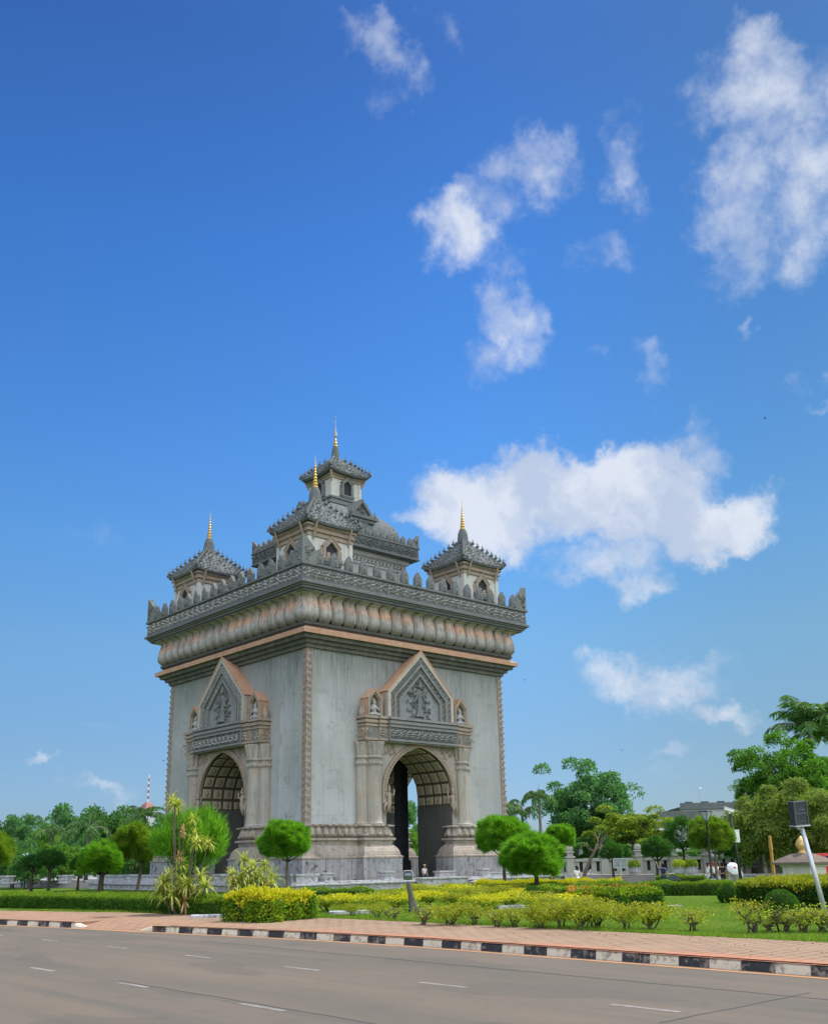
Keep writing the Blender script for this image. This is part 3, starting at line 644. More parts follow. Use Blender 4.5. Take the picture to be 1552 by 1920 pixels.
# towers
def tiered_roof(b, prof, up=.3, tiers=9, seed=0):
    """concave four-sided roof with lifted corners, scale rows and crockets on the hips"""
    r = random.Random(seed); rings = []
    for k, (h, z) in enumerate(prof):
        t = 1-k/(len(prof)-1); ring = []
        for s in range(4):
            a = s*math.pi/2; ca, sa = math.cos(a), math.sin(a)
            for i in range(8):
                f = i/8*2-1; x, y = f*h, -h*(1+.05*math.cos(f*1.57)*t); ring.append((x*ca-y*sa, x*sa+y*ca, z+up*t*t*abs(f)**3))
        rings.append(ring)
    b.loft(rings)
    zs = [p[1] for p in prof[1:]]
    def half(z):
        for (h0, z0), (h1, z1) in zip(prof[2:-1], prof[3:]):
            if z0 <= z <= z1: return h0+(h1-h0)*(z-z0)/max(1e-6, z1-z0)
        return prof[-1][0]
    zb, zt = prof[2][1], prof[-1][1]
    for q in range(tiers):
        z = zb+(zt-zb)*(q/tiers)**1.1+.02; h = half(z); n = max(3, int(h*2/.42)); t = 1-(z-zb)/(zt-zb)
        for s in range(4):
            a = s*math.pi/2; ca, sa = math.cos(a), math.sin(a)
            for i in range(n):
                f = (i+.5*(q % 2)+.25)/n*2-1
                if f > 1: continue
                x, y = f*h, -h*1.02; p = (x*ca-y*sa, x*sa+y*ca, z+up*t*t*abs(f)**3+.05); nr = Vector((sa, -ca, .45)).normalized(); u = Vector((ca, sa, 0))
                p = Vector(p)+u*r.uniform(-.09, .09)+Vector((0, 0, r.uniform(-.06, .06))); b.bump(p, (u+nr.cross(u)*r.uniform(-.4, .4)).normalized(), nr.cross(u), nr, h/n*r.uniform(.6, 1.05), r.uniform(.1, .2), r.uniform(.04, .13))
            x, y = -h, -h; P = Vector((x*ca-y*sa, x*sa+y*ca, z+up*t*t)); d = Vector((P.x, P.y, 0)).normalized()
            b.lathe([(.15, 0), (.21, .12), (.08, .34), (.005, .62)], 6, tuple(P+Vector((0, 0, .02))+d*.05))
    for s in range(4):                                   # crest row along the eaves
        a = s*math.pi/2; ca, sa = math.cos(a), math.sin(a); h = prof[2][0]; n = int(h*2/.62)
        for i in range(1, n):
            f = i/n*2-1; x, y = f*h, -h*.97; b.lathe([(.13, 0), (.15, .12), (.01, .36+.1*r.random())], 5, (x*ca-y*sa, x*sa+y*ca, prof[3][1]-.1+up*abs(f)**3))
def spire_prof(z0, z1, r0, n):
    p = []
    for i in range(n):
        f = i/n; r_ = r0*(1-f)**1.15+.025; z = z0+(z1-z0)*.8*f; dz = (z1-z0)*.8/n
        p += [(r_*.62, z), (r_, z+dz*.25), (r_, z+dz*.55), (r_*.62, z+dz*.8)]
    return p+[(.03, z0+(z1-z0)*.82), (.012, z1)]
def window_niche(front, wide, hh, h2):
    """ogee gable frame with opening, local: centre x=0, wall plane y=0, base z=0"""
    fr_, op = MB(), MB()
    o = house(wide, 0, hh, hh+h2); i_ = inset(o, wide*.3)
    fr_.band(o, i_, -.28, 0); fr_.band(inset(o, -.12)[1:4], o[1:4], -.34, 0)
    fr_.box(-wide*1.25, wide*1.25, -.36, 0, -.16, 0); fr_.box(-wide*1.1, wide*1.1, -.3, 0, -.3, -.16)
    for q in (-1, 1): fr_.box(*sorted((q*wide*.98, q*wide*1.2)), -.2, 0, 0, hh*.8)
    if not front: fr_.box(-.5*wide, -.1*wide, -.16, -.05, hh*.1, hh*.55); fr_.box(.1*wide, .5*wide, -.16, -.05, hh*.1, hh*.4)
    op.prism(i_, -.05, 0); return fr_, op  # dark panel on the solid wall stands in for the unlit opening
def make_tower():
    b = MB(); b.squares([(2.42, Z(26.3)), (2.42, Z(31.0))])
    for q in (-1, 1):
        for s in (-1, 1): b.box(*sorted((q*2.1, q*2.5)), *sorted((s*2.1, s*2.5)), Z(26.3), Z(30.6))
    t = part('corner_tower', b, M_TOWER); sp = lambda nm, bb, mt, sm=False: part(nm, bb, mt, parent=t, smooth=sm)
    b = MB(); b.squares([(2.44, Z(30.45)), (2.56, Z(30.5)), (2.56, Z(30.68)), (2.48, Z(30.7)), (2.48, Z(30.85)), (2.66, Z(30.95)), (2.66, Z(31.1)), (2.56, Z(31.12)), (2.56, Z(31.3)), (2.78, Z(31.45)), (2.78, Z(31.6))]); sp('tower_cornice', b, M_TRIM)
    for q in (-1, 1):
        for s in (-1, 1):
            for (dx, dy) in ((0, .55), (.55, 0)):
                b = MB()
                x, y = q*(2.5-dx), s*(2.5-dy); e = Vector((q if dy else 0, s if dx else 0, 0))
                b.tube([(x, y, Z(30.2)), Vector((x, y, Z(30.75)))+e*.2, Vector((x, y, Z(31.75)))+e*.62], [.06, .11, .09], 5); sp('eave_bracket', b, M_TRIM)
    b = MB(); tiered_roof(b, [(2.5, Z(31.5)), (2.9, Z(31.55)), (3.02, Z(31.75)), (2.95, Z(32.0)), (2.55, Z(32.5)), (2.1, Z(33.02)), (1.62, Z(33.55)), (1.12, Z(34.08)), (.72, Z(34.45)), (.58, Z(34.9))], .3, 9, 1); sp('tower_roof', b, M_ROOF)
    b = MB(); b.lathe([(.62, 34.7), (.68, 34.85), (.6, 34.95), (.57, 35.3), (.52, 35.75), (.42, 36.1), (.3, 36.3), (.2, 36.4)], 10, (0, 0, ZM)); sp('spire_bell', b, M_ROOF)
    b = MB(); b.lathe([(r_, z) for r_, z in spire_prof(36.25, 39.6, .27, 9)], 10, (0, 0, ZM)); sp('gold_spire', b, M_GOLD, False)
    for k in range(4):
        f1, o1 = window_niche(0, .95, 1.0, .95); rz = k*math.pi/2
        for bb, nm, mt in ((f1, 'window_frame', M_TRIM), (o1, 'window_opening', M_DARK)):
            o = sp(nm, bb, mt); o.location = (2.42*math.sin(rz), -2.42*math.cos(rz), Z(28.7)); o.rotation_euler.z = rz
        b = MB()                                          # small shrine under the window
        b.box(-1.25, 1.25, -.5, 0, 0, .22); b.box(-1.05, 1.05, -.38, 0, 1.45, 1.65); b.box(-1.2, 1.2, -.46, 0, 1.65, 1.8)
        for q in (-1, 1): b.box(*sorted((q*.45, q*.62)), -.3, 0, .22, 1.45); b.prism([(q*.85-.22, .22), (q*.85+.22, .22), (q*.85+.22, .9), (q*.85, 1.4), (q*.85-.22, .9)], -.42, -.02)
        o = sp('window_shrine', b, M_CARVE); o.location = (2.42*math.sin(rz), -2.42*math.cos(rz), Z(26.6)); o.rotation_euler.z = rz
    return t
t0 = make_tower(); s9 = 9.67
for i, (x, y) in enumerate(((-s9, -s9), (s9, -s9), (-s9, s9), (s9, s9))):
    t = t0 if i == 0 else copy_tree(t0, MON); t.location = (x, y, 0)
# middle block, dome and upper tower
b = MB(); b.squares([(5.0, Z(26.3)), (5.0, Z(31.6)), (5.15, Z(31.65)), (5.15, Z(31.9)), (5.3, Z(31.95)), (5.3, Z(32.3)), (5.6, Z(32.5)), (5.6, Z(32.9))])
for q in (-1, 1):
    for s in (-1, 1): b.box(*sorted((q*4.4, q*5.12)), *sorted((s*4.4, s*5.12)), Z(26.3), Z(31.6))
mid = part('middle_block', b, stone('middle_block_cement', (.42, .43, .41), (.12, .13, .13), (.42, .38, .32), patch=.3, streak=.7, bump=.4))
sp = lambda nm, bb, mt, sm=False: part(nm, bb, mt, parent=mid, smooth=sm)
b = MB()
for k in range(4):
    a = k*math.pi/2; ca, sa = math.cos(a), math.sin(a)
    for i in range(22):
        x, y = -5.2+10.4*i/21, -5.3; p = Vector((x*ca-y*sa, x*sa+y*ca, Z(32.12))); b.bump(p, (ca, sa, 0), (0, 0, 1), (sa, -ca, 0), .14, .15, .16)
sp('dentils', b, M_CARVE)
b = MB(); b.squares([(5.2, Z(32.85)), (6.4, Z(32.95)), (6.4, Z(33.1)), (6.3, Z(33.15)), (6.3, Z(34.2)), (6.42, Z(34.22)), (6.42, Z(34.4)), (5.9, Z(34.41)), (5.9, Z(34.2)), (4.9, Z(34.2))]); sp('upper_frieze', b, M_ROOF)
b = MB()
for k in range(4):
    a = k*math.pi/2; ca, sa = math.cos(a), math.sin(a); T = lambda x, y: (x*ca-y*sa, x*sa+y*ca, Z(33.68))
    scrollband(b, T(-6.2, -6.31), T(6.2, -6.31), (0, 0, 1), (sa, -ca, 0), .9, .8, 40+k)
sp('upper_frieze_carving', b, M_ROOF)
for k in range(4):
    a = k*math.pi/2; ca, sa = math.cos(a), math.sin(a)
    for i in range(1, 13):
        x, y = -6.15+12.3*i/13, -6.15; link('roof_merlon', mm, mid, (x*ca-y*sa, x*sa+y*ca, Z(34.4)), a, (.72, .72, .66))
    x = y = -6.35; link('roof_corner_merlon', cm, mid, (x*ca-y*sa, x*sa+y*ca, Z(34.4)), a, (.62, .62, .55))
b = MB(); dome = [(4.95, 34.3), (5.0, 34.9), (4.95, 35.5), (4.75, 36.2), (4.4, 36.85), (3.95, 37.4), (3.4, 37.9), (2.8, 38.35), (2.35, 38.8), (2.2, 39.2)]
b.squares([(h, Z(z)) for h, z in dome])
r = random.Random(8)
for k in range(4):
    a = k*math.pi/2; ca, sa = math.cos(a), math.sin(a)
    for (h0, z0), (h1, z1) in zip(dome[:-1], dome[1:]):
        h, z = (h0+h1)/2, (z0+z1)/2; nr = Vector((0, -(z1-z0), h0-h1)).normalized(); n = int(h*2/.55)
        for i in range(n):
            x = (i+.5)/n*2*h-h; p = Vector((x, -h, Z(z))); q = lambda v: (v[0]*ca-v[1]*sa, v[0]*sa+v[1]*ca, v[2])
            b.bump(q(p+Vector((r.uniform(-.15, .15), 0, 0))), q((1, 0, 0)), q(nr.cross(Vector((1, 0, 0)))), q(nr), r.uniform(.1, .25), r.uniform(.1, .25), r.uniform(.02, .08))
sp('dome_roof', b, M_ROOF)
for k in range(4):
    b = MB(); o = house(1.25, 37.0, 37.5, 39.0); i_ = inset(o, .28)
    b.band([(x, Z(z)) for x, z in o], [(x, Z(z)) for x, z in i_], -4.75, -2.4); b.prism([(x, Z(z)) for x, z in i_], -4.5, -2.4)
    b.box(-1.75, 1.75, -5.15, -2.6, Z(36.7), Z(36.98)); b.box(-1.45, 1.45, -4.95, -2.8, Z(36.35), Z(36.7)); b.box(-.6, .6, -4.9, -3, Z(35.3), Z(36.35))
    reliefpanel(b, -.5, .5, Z(37.2), Z(38.2), -4.5, k, 16, .2)
    for q in (-1, 1): b.lathe([(.16, 0), (.2, .2), (.02, .8)], 6, (q*1.5, -4.9, Z(36.98)))
    dm = sp('dormer', b, M_ROOF); dm.rotation_euler.z = k*math.pi/2
b = MB(); b.squares([(2.55, Z(38.75)), (2.55, Z(39.0)), (2.35, Z(39.05)), (2.35, Z(39.3)), (2.5, Z(39.35)), (2.5, Z(39.55)), (2.15, Z(39.7)), (2.0, Z(39.8))]); sp('lantern_base', b, M_CARVE)
b = MB(); b.squares([(1.95, Z(39.7)), (1.95, Z(42.3))])
for q in (-1, 1):
    for s in (-1, 1): b.box(*sorted((q*1.65, q*2.02)), *sorted((s*1.65, s*2.02)), Z(39.7), Z(41.9))
sp('lantern_tower', b, M_TOWER)
b = MB(); b.squares([(1.97, Z(41.75)), (2.1, Z(41.8)), (2.1, Z(41.98)), (2.03, Z(42.0)), (2.2, Z(42.15)), (2.2, Z(42.35)), (2.35, Z(42.5))]); 
for q in (-1, 1):
    for s in (-1, 1): b.tube([(q*1.9, s*1.9, Z(41.2)), (q*2.15, s*2.15, Z(41.8)), (q*2.4, s*2.4, Z(42.5))], [.08, .13, .1], 5)
sp('lantern_cornice', b, M_TRIM)
for k in range(4):
    rz = k*math.pi/2; f1, o1 = window_niche(1, .72, 1.35, .62)
    for bb, nm, mt in ((f1, 'lantern_window_frame', M_CARVE), (o1, 'lantern_window_opening', M_DARK)):
        o = sp(nm, bb, mt); o.location = (1.95*math.sin(rz), -1.95*math.cos(rz), Z(40.05)); o.rotation_euler.z = rz
b = MB(); tiered_roof(b, [(2.15, Z(42.2)), (2.55, Z(42.25)), (2.68, Z(42.45)), (2.6, Z(42.7)), (2.1, Z(43.25)), (1.7, Z(43.75)), (1.25, Z(44.2)), (.82, Z(44.5)), (.5, Z(44.9))], .3, 8, 2); sp('lantern_roof', b, M_ROOF)
b = MB(); b.lathe([(.5, 44.7), (.54, 44.95), (.46, 45.1), (.42, 45.6), (.36, 46.1), (.26, 46.5)], 10, (0, 0, ZM)); sp('lantern_bell', b, M_ROOF)
b = MB(); b.lathe(spire_prof(46.4, 48.1, .27, 4)[:-2]+[(.12, 47.7)], 10, (0, 0, ZM)); sp('lantern_gold_spire', b, M_GOLD)
b = MB(); b.lathe([(.2, 47.65), (.22, 47.9), (.13, 48.2), (.06, 48.8), (.03, 49.6), (.02, 50.0), (.07, 50.03), (.07, 50.12), (.01, 50.2)], 8, (0, 0, ZM)); sp('lantern_spire_tip', b, M_GREYSPIRE)

# ------------------------------------------------------------------ ground, road, pavement, kerb
def sheet(name, poly, z, mat, kind='structure'):
    b = MB(); b.face([(x, y, z) for x, y in poly]); o = b.build(name, mat); tag(o, kind=kind)
    return o
def roadmat():
    m, t, p, o = newmat('dusty_asphalt'); c = coords(t)
    n = t.noise(t.mapping(c, (.35, .06, 1)), 1.0, 6, .6); n2 = t.noise(c, .22, 5, .6); f = t.noise(c, 40, 3, .7); tr = t.noise(t.mapping(c, (1.8, .035, 1)), 1, 4, .6)
    col = t.mix(t.mapr(n2, .35, .65), (.135, .113, .087), (.157, .122, .094))
    col = t.mix(t.mapr(n, .40, .66, 0, .85), col, (.098, .09, .074)); col = t.mix(t.mapr(tr, .5, .72, 0, .55), col, (.08, .078, .072))
    pt = t.noise(t.mapping(c, (.5, .16, 1)), 1, 3, .4); col = t.mix(t.mapr(pt, .58, .6, 0, .45), col, (.088, .08, .067)); sp = t.noise(c, 1.1, 6, .75); col = t.mix(t.mapr(sp, .58, .72, 0, .6), col, (.06, .056, .05)); col = t.mix(t.mapr(f, .35, .7, 0, .35), col, (.20, .185, .16))
    vor = t.new('ShaderNodeTexVoronoi'); vor.feature = 'DISTANCE_TO_EDGE'; t.link(t.mapping(c, (.06, .035, 1), (0, 0, .2)), vor.inputs['Vector']); vor.inputs['Scale'].default_value = 1
    dn = t.math('ADD', vor.outputs['Distance'], t.math('MULTIPLY_ADD', t.noise(c, .9, 5, .7), .03, -.015))
    col = t.mix(t.mapr(dn, .0012, .0035, .0, 0), col, (.04, .04, .04))
    t.link(col, p.inputs['Base Color']); p.inputs['Roughness'].default_value = .9; p.inputs['Specular IOR Level'].default_value = .12
    bumped(t, p, f, .35, .01); return m
M_ROAD = roadmat()
def pavemat():
    m, t, p, o = newmat('worn_brick_paving'); c = coords(t)
    br = t.new('ShaderNodeTexBrick'); t.link(t.mapping(c, (1, 1, 1), (0, 0, .0)), br.inputs['Vector']); br.inputs['Scale'].default_value = 1.0
    br.inputs['Brick Width'].default_value = .55; br.inputs['Row Height'].default_value = .36; br.inputs['Mortar Size'].default_value = .032; br.inputs['Mortar Smooth'].default_value = .3
    br.inputs['Color1'].default_value = (.34, .232, .155, 1); br.inputs['Color2'].default_value = (.29, .20, .14, 1); br.inputs['Mortar'].default_value = (.12, .09, .065, 1)
    n = t.noise(c, .5, 6, .65); f = t.noise(c, 6, 5, .7)
    col = t.mix(t.mapr(n, .4, .7, 0, .7), br.outputs['Color'], (.34, .24, .165))
    sep = t.new('ShaderNodeSeparateXYZ'); t.link(c, sep.inputs[0])
    e = t.mapr(t.math('ADD', sep.outputs['X'], t.math('MULTIPLY_ADD', n, 1.6, -.8)), -39.2, -40.1)
    e = t.math('MULTIPLY', e, t.mapr(sep.outputs['Y'], -50, -57, .25, 1)); col = t.mix(t.math('MULTIPLY', e, .8), col, (.50, .20, .115)); sn = t.noise(c, .9, 7, .7); col = t.mix(t.mapr(sn, .52, .7, 0, .6), col, (.17, .125, .095)); col = t.mix(t.mapr(f, .4, .75, 0, .4), col, (.24, .16, .115))
    t.link(col, p.inputs['Base Color']); p.inputs['Roughness'].default_value = .95; p.inputs['Specular IOR Level'].default_value = .06; bumped(t, p, br.outputs['Fac'], -.3, .01); return m
M_PAVE = pavemat()
def lawnmat():
    m, t, p, o = newmat('lawn_soil_and_grass'); c = coords(t)
    n = t.noise(c, .35, 6, .65); f = t.noise(c, 9, 5, .75)
    g2 = t.noise(c, 2.2, 5, .7); col = t.mix(t.mapr(f, .3, .7), (.048, .105, .010), (.115, .195, .022)); col = t.mix(t.mapr(g2, .45, .7, 0, .6), col, (.06, .11, .012)); col = t.mix(t.mapr(n, .5, .7, 0, .5), col, (.17, .19, .04))
    t.link(col, p.inputs['Base Color']); p.inputs['Roughness'].default_value = .95; p.inputs['Specular IOR Level'].default_value = .04; bumped(t, p, f, .8, .05); return m
M_LAWN = lawnmat()
KL = [(-40.3, -400), (-40.3, -57.5), (-40.6, -53.5), (-41.05, -50.0), (-41.65, -46.8), (-42.1, -44.0), (-42.75, -39.6), (-43.95, -33.6), (-46.2, -26.5), (-50, -18), (-58, -7), (-72, 6), (-95, 20)]
GL = [(-35.2, -400), (-35.2, -57), (-35.25, -50), (-35.45, -45.5), (-36.3, -40.2), (-38.0, -32.5), (-40.6, -24.0), (-44.5, -15.5), (-53, -3), (-68, 11), (-92, 27)]
KP = []
for (xa, ya), (xb, yb) in zip(KL[:-1], KL[1:]):
    KP.append((xa, ya))
KP.append(KL[-1]); i_ = [i for i, q in enumerate(KP) if q[1] == -44.0][0]
KP = KP[:i_]+[(-42.04, -44.45), (-41.0, -44.5), (-41.55, -39.2), (-42.83, -39.25)]+KP[i_+2:]
def clip_poly(left, right): return left+right[::-1]
sheet('ground', [(-3000, -3000), (3000, -3000), (3000, 3000), (-3000, 3000)], -.06, M_LAWN)
sheet('road', [(-160, -400), (-40.3, -400)]+KL[1:]+[(-160, 60)], 0.0, M_ROAD)
sheet('pavement', clip_poly(GL, KP)[::1], .22, M_PAVE)
sheet('lawn', [(400, -400), (400, 300), (-92, 300)]+GL[::-1], .2, M_LAWN)
def wornpaint(name, colr, under, amt):
    m, t, p, o = newmat(name); c = coords(t); n = t.noise(c, 7, 8, .75); n2 = t.noise(c, 1.7, 5, .6)
    col = t.mix(t.mapr(t.math('MULTIPLY_ADD', n2, .5, t.math('MULTIPLY', n, .7)), amt, amt+.06), colr, under)
    col = t.mix(t.mapr(t.noise(c, 3, 5, .7), .5, .8, 0, .5), col, tuple(.6*q for q in colr)); t.link(col, p.inputs['Base Color']); p.inputs['Roughness'].default_value = .8; bumped(t, p, n, .3, .01); return m
M_KW = wornpaint('worn_cream_kerb_paint', (.66, .60, .47), (.34, .29, .22), .63); M_KB = wornpaint('worn_black_kerb_paint', (.03, .032, .038), (.24, .21, .17), .62)
def walk(line, ds):
    """points every ds metres along a polyline, with tangents, from its y=-75 part on"""
    P = [Vector((*q, 0)) for q in line]; out = []; d0 = 0.0
    for a, c in zip(P[:-1], P[1:]):
        L = (c-a).length; u = (c-a)/L; s = d0
        while s < L: out.append((a+u*s, u)); s += ds
        d0 = s-L
    return out
kpts = walk([(-40.3, -88.0)]+KL[1:], .78)
b = MB()
for i, ((p, u), (q, u2)) in enumerate(zip(kpts[:-1], kpts[1:])):
    ymid = (p.y+q.y)/2
    if -43.9 < ymid < -40.2: continue
    b.mi = i % 2; n = Vector((-u.y, u.x, 0)); n2 = Vector((-u2.y, u2.x, 0))
    h0 = h1 = .22
    if q.y > -44.6 and q.y < -42: h1 = .06
    if p.y < -39.2 and p.y > -42: h0 = .06
    p = p+u*.006; q = q-u*.006
    ring = lambda c, nn, h: [c+nn*-.0+Vector((0, 0, 0)), c+nn*-.02+Vector((0, 0, h-.05)), c+nn*-.07+Vector((0, 0, h)), c+nn*-.28+Vector((0, 0, h)), c+nn*-.3+Vector((0, 0, 0))]
    b.loft([ring(p, n, h0), ring(q, n2, h1)])
kerb = b.build('kerb', [M_KW, M_KB]); tag(kerb, kind='structure'); fixnormals(kerb.data)
gl_ = walk([(-40.3, -88.0)]+KL[1:], 1.0); b = MB()
for (p, u), (q, u2) in zip(gl_[:-1], gl_[1:]):
    n, n2 = Vector((-u.y, u.x, 0)), Vector((-u2.y, u2.x, 0)); w1 = .34
    b.face([p+n*w1+Vector((0, 0, .005)), p-n*.05+Vector((0, 0, .005)), q-n2*.05+Vector((0, 0, .005)), q+n2*w1+Vector((0, 0, .005))])
g = b.build('gutter', stone('orange_dust_gutter', (.50, .27, .14), (.22, .15, .11), (.45, .36, .28), patch=.8, bump=.2, streak=.1, darkamt=.3)); tag(g, kind='structure')
# driveway ramp filling the kerb gap
b = MB(); b.face([(-42.03, -44.45, .012), (-41.0, -44.5, .221), (-41.55, -39.2, .221), (-42.83, -39.25, .012)]); b.face([(-42.03, -44.45, .012), (-42.03, -44.45, .22), (-41.0, -44.5, .221)]); b.face([(-42.83, -39.25, .012), (-41.55, -39.2, .221), (-42.83, -39.25, .22)]); rp = b.build('kerb_ramp', M_PAVE); tag(rp, kind='structure')
b = MB(); M_LINE = wornpaint('worn_white_road_paint', (.255, .24, .215), (.17, .15, .125), .58)
for x, y0, n in ((-46.05, -70.05, 9), (-50.2, -69.9, 5)):
    for i in range(n):
        y = y0+i*4.83; xx = x-max(0, y+52)*.022
        b.face([(xx-.07, y, .004), (xx+.07, y, .004), (xx+.05, y+1.36, .004), (xx-.09, y+1.36, .004)])
lm = b.build('lane_markings', M_LINE); tag(lm, kind='structure')
b = MB(); r = random.Random(4)
def crack(pts, wd):
    for (x0, y0), (x1, y1) in zip(pts[:-1], pts[1:]):
        n = max(2, int(math.hypot(x1-x0, y1-y0)/.5)); prev = None
        for i in range(n+1):
            f = i/n; x, y = x0+(x1-x0)*f+r.uniform(-.03, .03), y0+(y1-y0)*f+r.uniform(-.03, .03)
            if prev: 
                d = Vector((x-prev[0], y-prev[1], 0)).normalized(); nn = Vector((-d.y, d.x, 0))*wd*.5
                b.face([Vector((*prev, .003))-nn, Vector((x, y, .003))-nn, Vector((x, y, .003))+nn, Vector((*prev, .003))+nn])
            prev = (x, y)
g1 = gnd(1235, 1919, 0); g2 = gnd(1520, 1862, 0)
crack([(-50.05, -72), (-50.05, -58.5)], .03); crack([(g1[0], g1[1]), (g2[0], g2[1])], .035); crack([(-43.3, -75), (-43.2, -50)], .05)
ck = b.build('road_seams', plain('tar_seam', (.035, .035, .035), .8)); tag(ck, kind='structure')

# ------------------------------------------------------------------ foliage builders
def quads(name, V, mats, mi=None, extra=None):
    """V: (N,4,3) array of loose quads (leaves); extra: an MB with solid pieces, its material indices kept"""
    N = len(V); vs = V.reshape(-1, 3); me = bpy.data.meshes.new(name)
    ev = np.array(extra.v, float).reshape(-1, 3) if extra else np.zeros((0, 3)); ef = extra.f if extra else []
    me.vertices.add(len(vs)+len(ev)); me.vertices.foreach_set('co', np.concatenate([vs, ev]).astype('f').ravel())
    ls = [len(q) for q in ef]; tot = 4*N+sum(ls)
    li = np.concatenate([np.arange(4*N), np.array([i+4*N for q in ef for i in q], dtype=int)]).astype('i')
    me.loops.add(tot); me.loops.foreach_set('vertex_index', li)
    st = np.concatenate([np.arange(N)*4, 4*N+np.concatenate([[0], np.cumsum(ls)[:-1]]) if ls else np.zeros(0)]).astype('i')
    me.polygons.add(N+len(ef)); me.polygons.foreach_set('loop_start', st)
    for m in mats: me.materials.append(m)
    a = np.zeros(N+len(ef), 'i')
    if mi is not None: a[:N] = mi
    if ef: a[N:] = extra.m
    me.polygons.foreach_set('material_index', a); me.update(calc_edges=True); me.validate(); return me
def norm(a): return a/np.maximum(1e-9, np.linalg.norm(a, axis=-1, keepdims=True))
def leaves(P, D, L, W, rg, mid=.45, droop=0.0):
    N = len(P); S = norm(np.cross(D, rg.normal(size=(N, 3)))); L = np.broadcast_to(L, N)[:, None]; W = np.broadcast_to(W, N)[:, None]
    M = P+D*L*mid; T = P+D*L; T[:, 2] -= (L[:, 0]*droop)
    return np.stack([P, M+S*W/2, T, M-S*W/2], 1)
LM_BALL = leafmat('fine_needle_green', [(0.055, 0.141, 0.013), (0.094, 0.241, 0.02), (0.134, 0.326, 0.026), (0.207, 0.383, 0.04)], 0.5, .9)
LM_BALLY = leafmat('olive_needle_green', [(0.076, 0.134, 0.016), (0.115, 0.215, 0.023), (0.165, 0.283, 0.03), (0.216, 0.269, 0.054)], 0.5, .9)
LM_BALLD = leafmat('dark_needle_green', [(0.03, 0.09, 0.022), (0.045, 0.128, 0.03), (0.067, 0.172, 0.038)], 0.5, .9)  # darker, bluer needles for the dark ball trees
LM_DARK = leafmat('dark_tree_leaf', [(0.038, 0.1, 0.031), (0.057, 0.147, 0.045), (0.086, 0.199, 0.059), (0.129, 0.259, 0.078)], 0.5, .35)
LM_BLUE = leafmat('bluish_tree_leaf', [(0.044, 0.122, 0.059), (0.072, 0.174, 0.077), (0.111, 0.253, 0.102), (0.162, 0.313, 0.128)], 0.5, .35)
LM_MID = leafmat('mid_tree_leaf', [(0.056, 0.137, 0.023), (0.089, 0.209, 0.032), (0.137, 0.282, 0.048), (0.209, 0.346, 0.072)], 0.5, .35)
LM_YEL = leafmat('yellowing_tree_leaf', [(0.082, 0.138, 0.023), (0.138, 0.211, 0.032), (0.227, 0.3, 0.049), (0.373, 0.373, 0.073)], 0.5, .4)
LM_OLIVE = leafmat('olive_weeping_leaf', [(0.075, 0.123, 0.025), (0.127, 0.184, 0.037), (0.186, 0.253, 0.055), (0.268, 0.314, 0.091)], 0.5, .4)
LM_PALM = leafmat('palm_leaflet', [(0.049, 0.127, 0.04), (0.088, 0.196, 0.055), (0.149, 0.274, 0.082)], .25, .5)
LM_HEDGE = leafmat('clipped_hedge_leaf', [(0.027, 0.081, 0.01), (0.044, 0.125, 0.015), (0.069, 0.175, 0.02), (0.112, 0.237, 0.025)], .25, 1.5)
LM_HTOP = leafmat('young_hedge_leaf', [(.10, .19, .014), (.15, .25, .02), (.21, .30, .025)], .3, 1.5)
LM_GOLD = leafmat('golden_shrub_leaf', [(0.317, 0.334, 0.012), (0.484, 0.458, 0.015), (0.598, 0.546, 0.03)], .3, 1.2)
LM_GOLDS = leafmat('green_gold_shrub_leaf', [(0.054, 0.142, 0.012), (0.117, 0.228, 0.016), (0.234, 0.323, 0.02), (0.378, 0.399, 0.03)], .3, 1.2)
LM_SHRUB = leafmat('thin_shrub_leaf', [(0.134, 0.218, 0.025), (0.243, 0.326, 0.036), (0.414, 0.449, 0.043), (0.535, 0.49, 0.072)], 0.5, 1.2)
LM_SHRUB2 = leafmat('yellow_shrub_tip', [(0.138, 0.193, 0.018), (0.212, 0.248, 0.02), (0.313, 0.313, 0.025), (0.423, 0.368, 0.045)], .35, 1.2)  # yellower leaves for the tops of shrubs and the right hedge
LM_GOLDF = leafmat('green_shrub_front_leaf', [(.05, .14, .012), (.09, .21, .016), (.17, .29, .02), (.40, .43, .03)], .3, 1.2)
LM_VAR = leafmat('variegated_strap_leaf', [(.10, .19, .02), (.26, .33, .035), (.48, .48, .12), (.58, .56, .2)], .3, 3)
LM_DEAD = leafmat('dead_strap_leaf', [(.40, .25, .12), (.52, .36, .2)], .2, 3)
LM_FLOWER = leafmat('orange_red_flower', [(.60, .12, .03), (.68, .22, .06), (.68, .34, .16)], .3, 3)
LM_GRASS = leafmat('grass_blade', [(.07, .14, .012), (.11, .21, .016), (.17, .27, .025), (.24, .27, .06)], .35, .5)
M_BARK = stone('grey_bark', (.16, .13, .105), (.045, .04, .035), (.2, .17, .13), patch=2, streak=.8, fine=14, bump=1)
M_BARKD = stone('dark_bark', (.07, .055, .045), (.02, .018, .016), (.1, .08, .06), patch=2, streak=.8, fine=14, bump=1)
M_TWIG = plain('hedge_twigs', (.028, .035, .012), .9, var=.4)
M_PALMT = stone('palm_bark', (.24, .22, .19), (.09, .08, .07), (.28, .24, .19), patch=2, streak=.5, fine=14, bump=1)

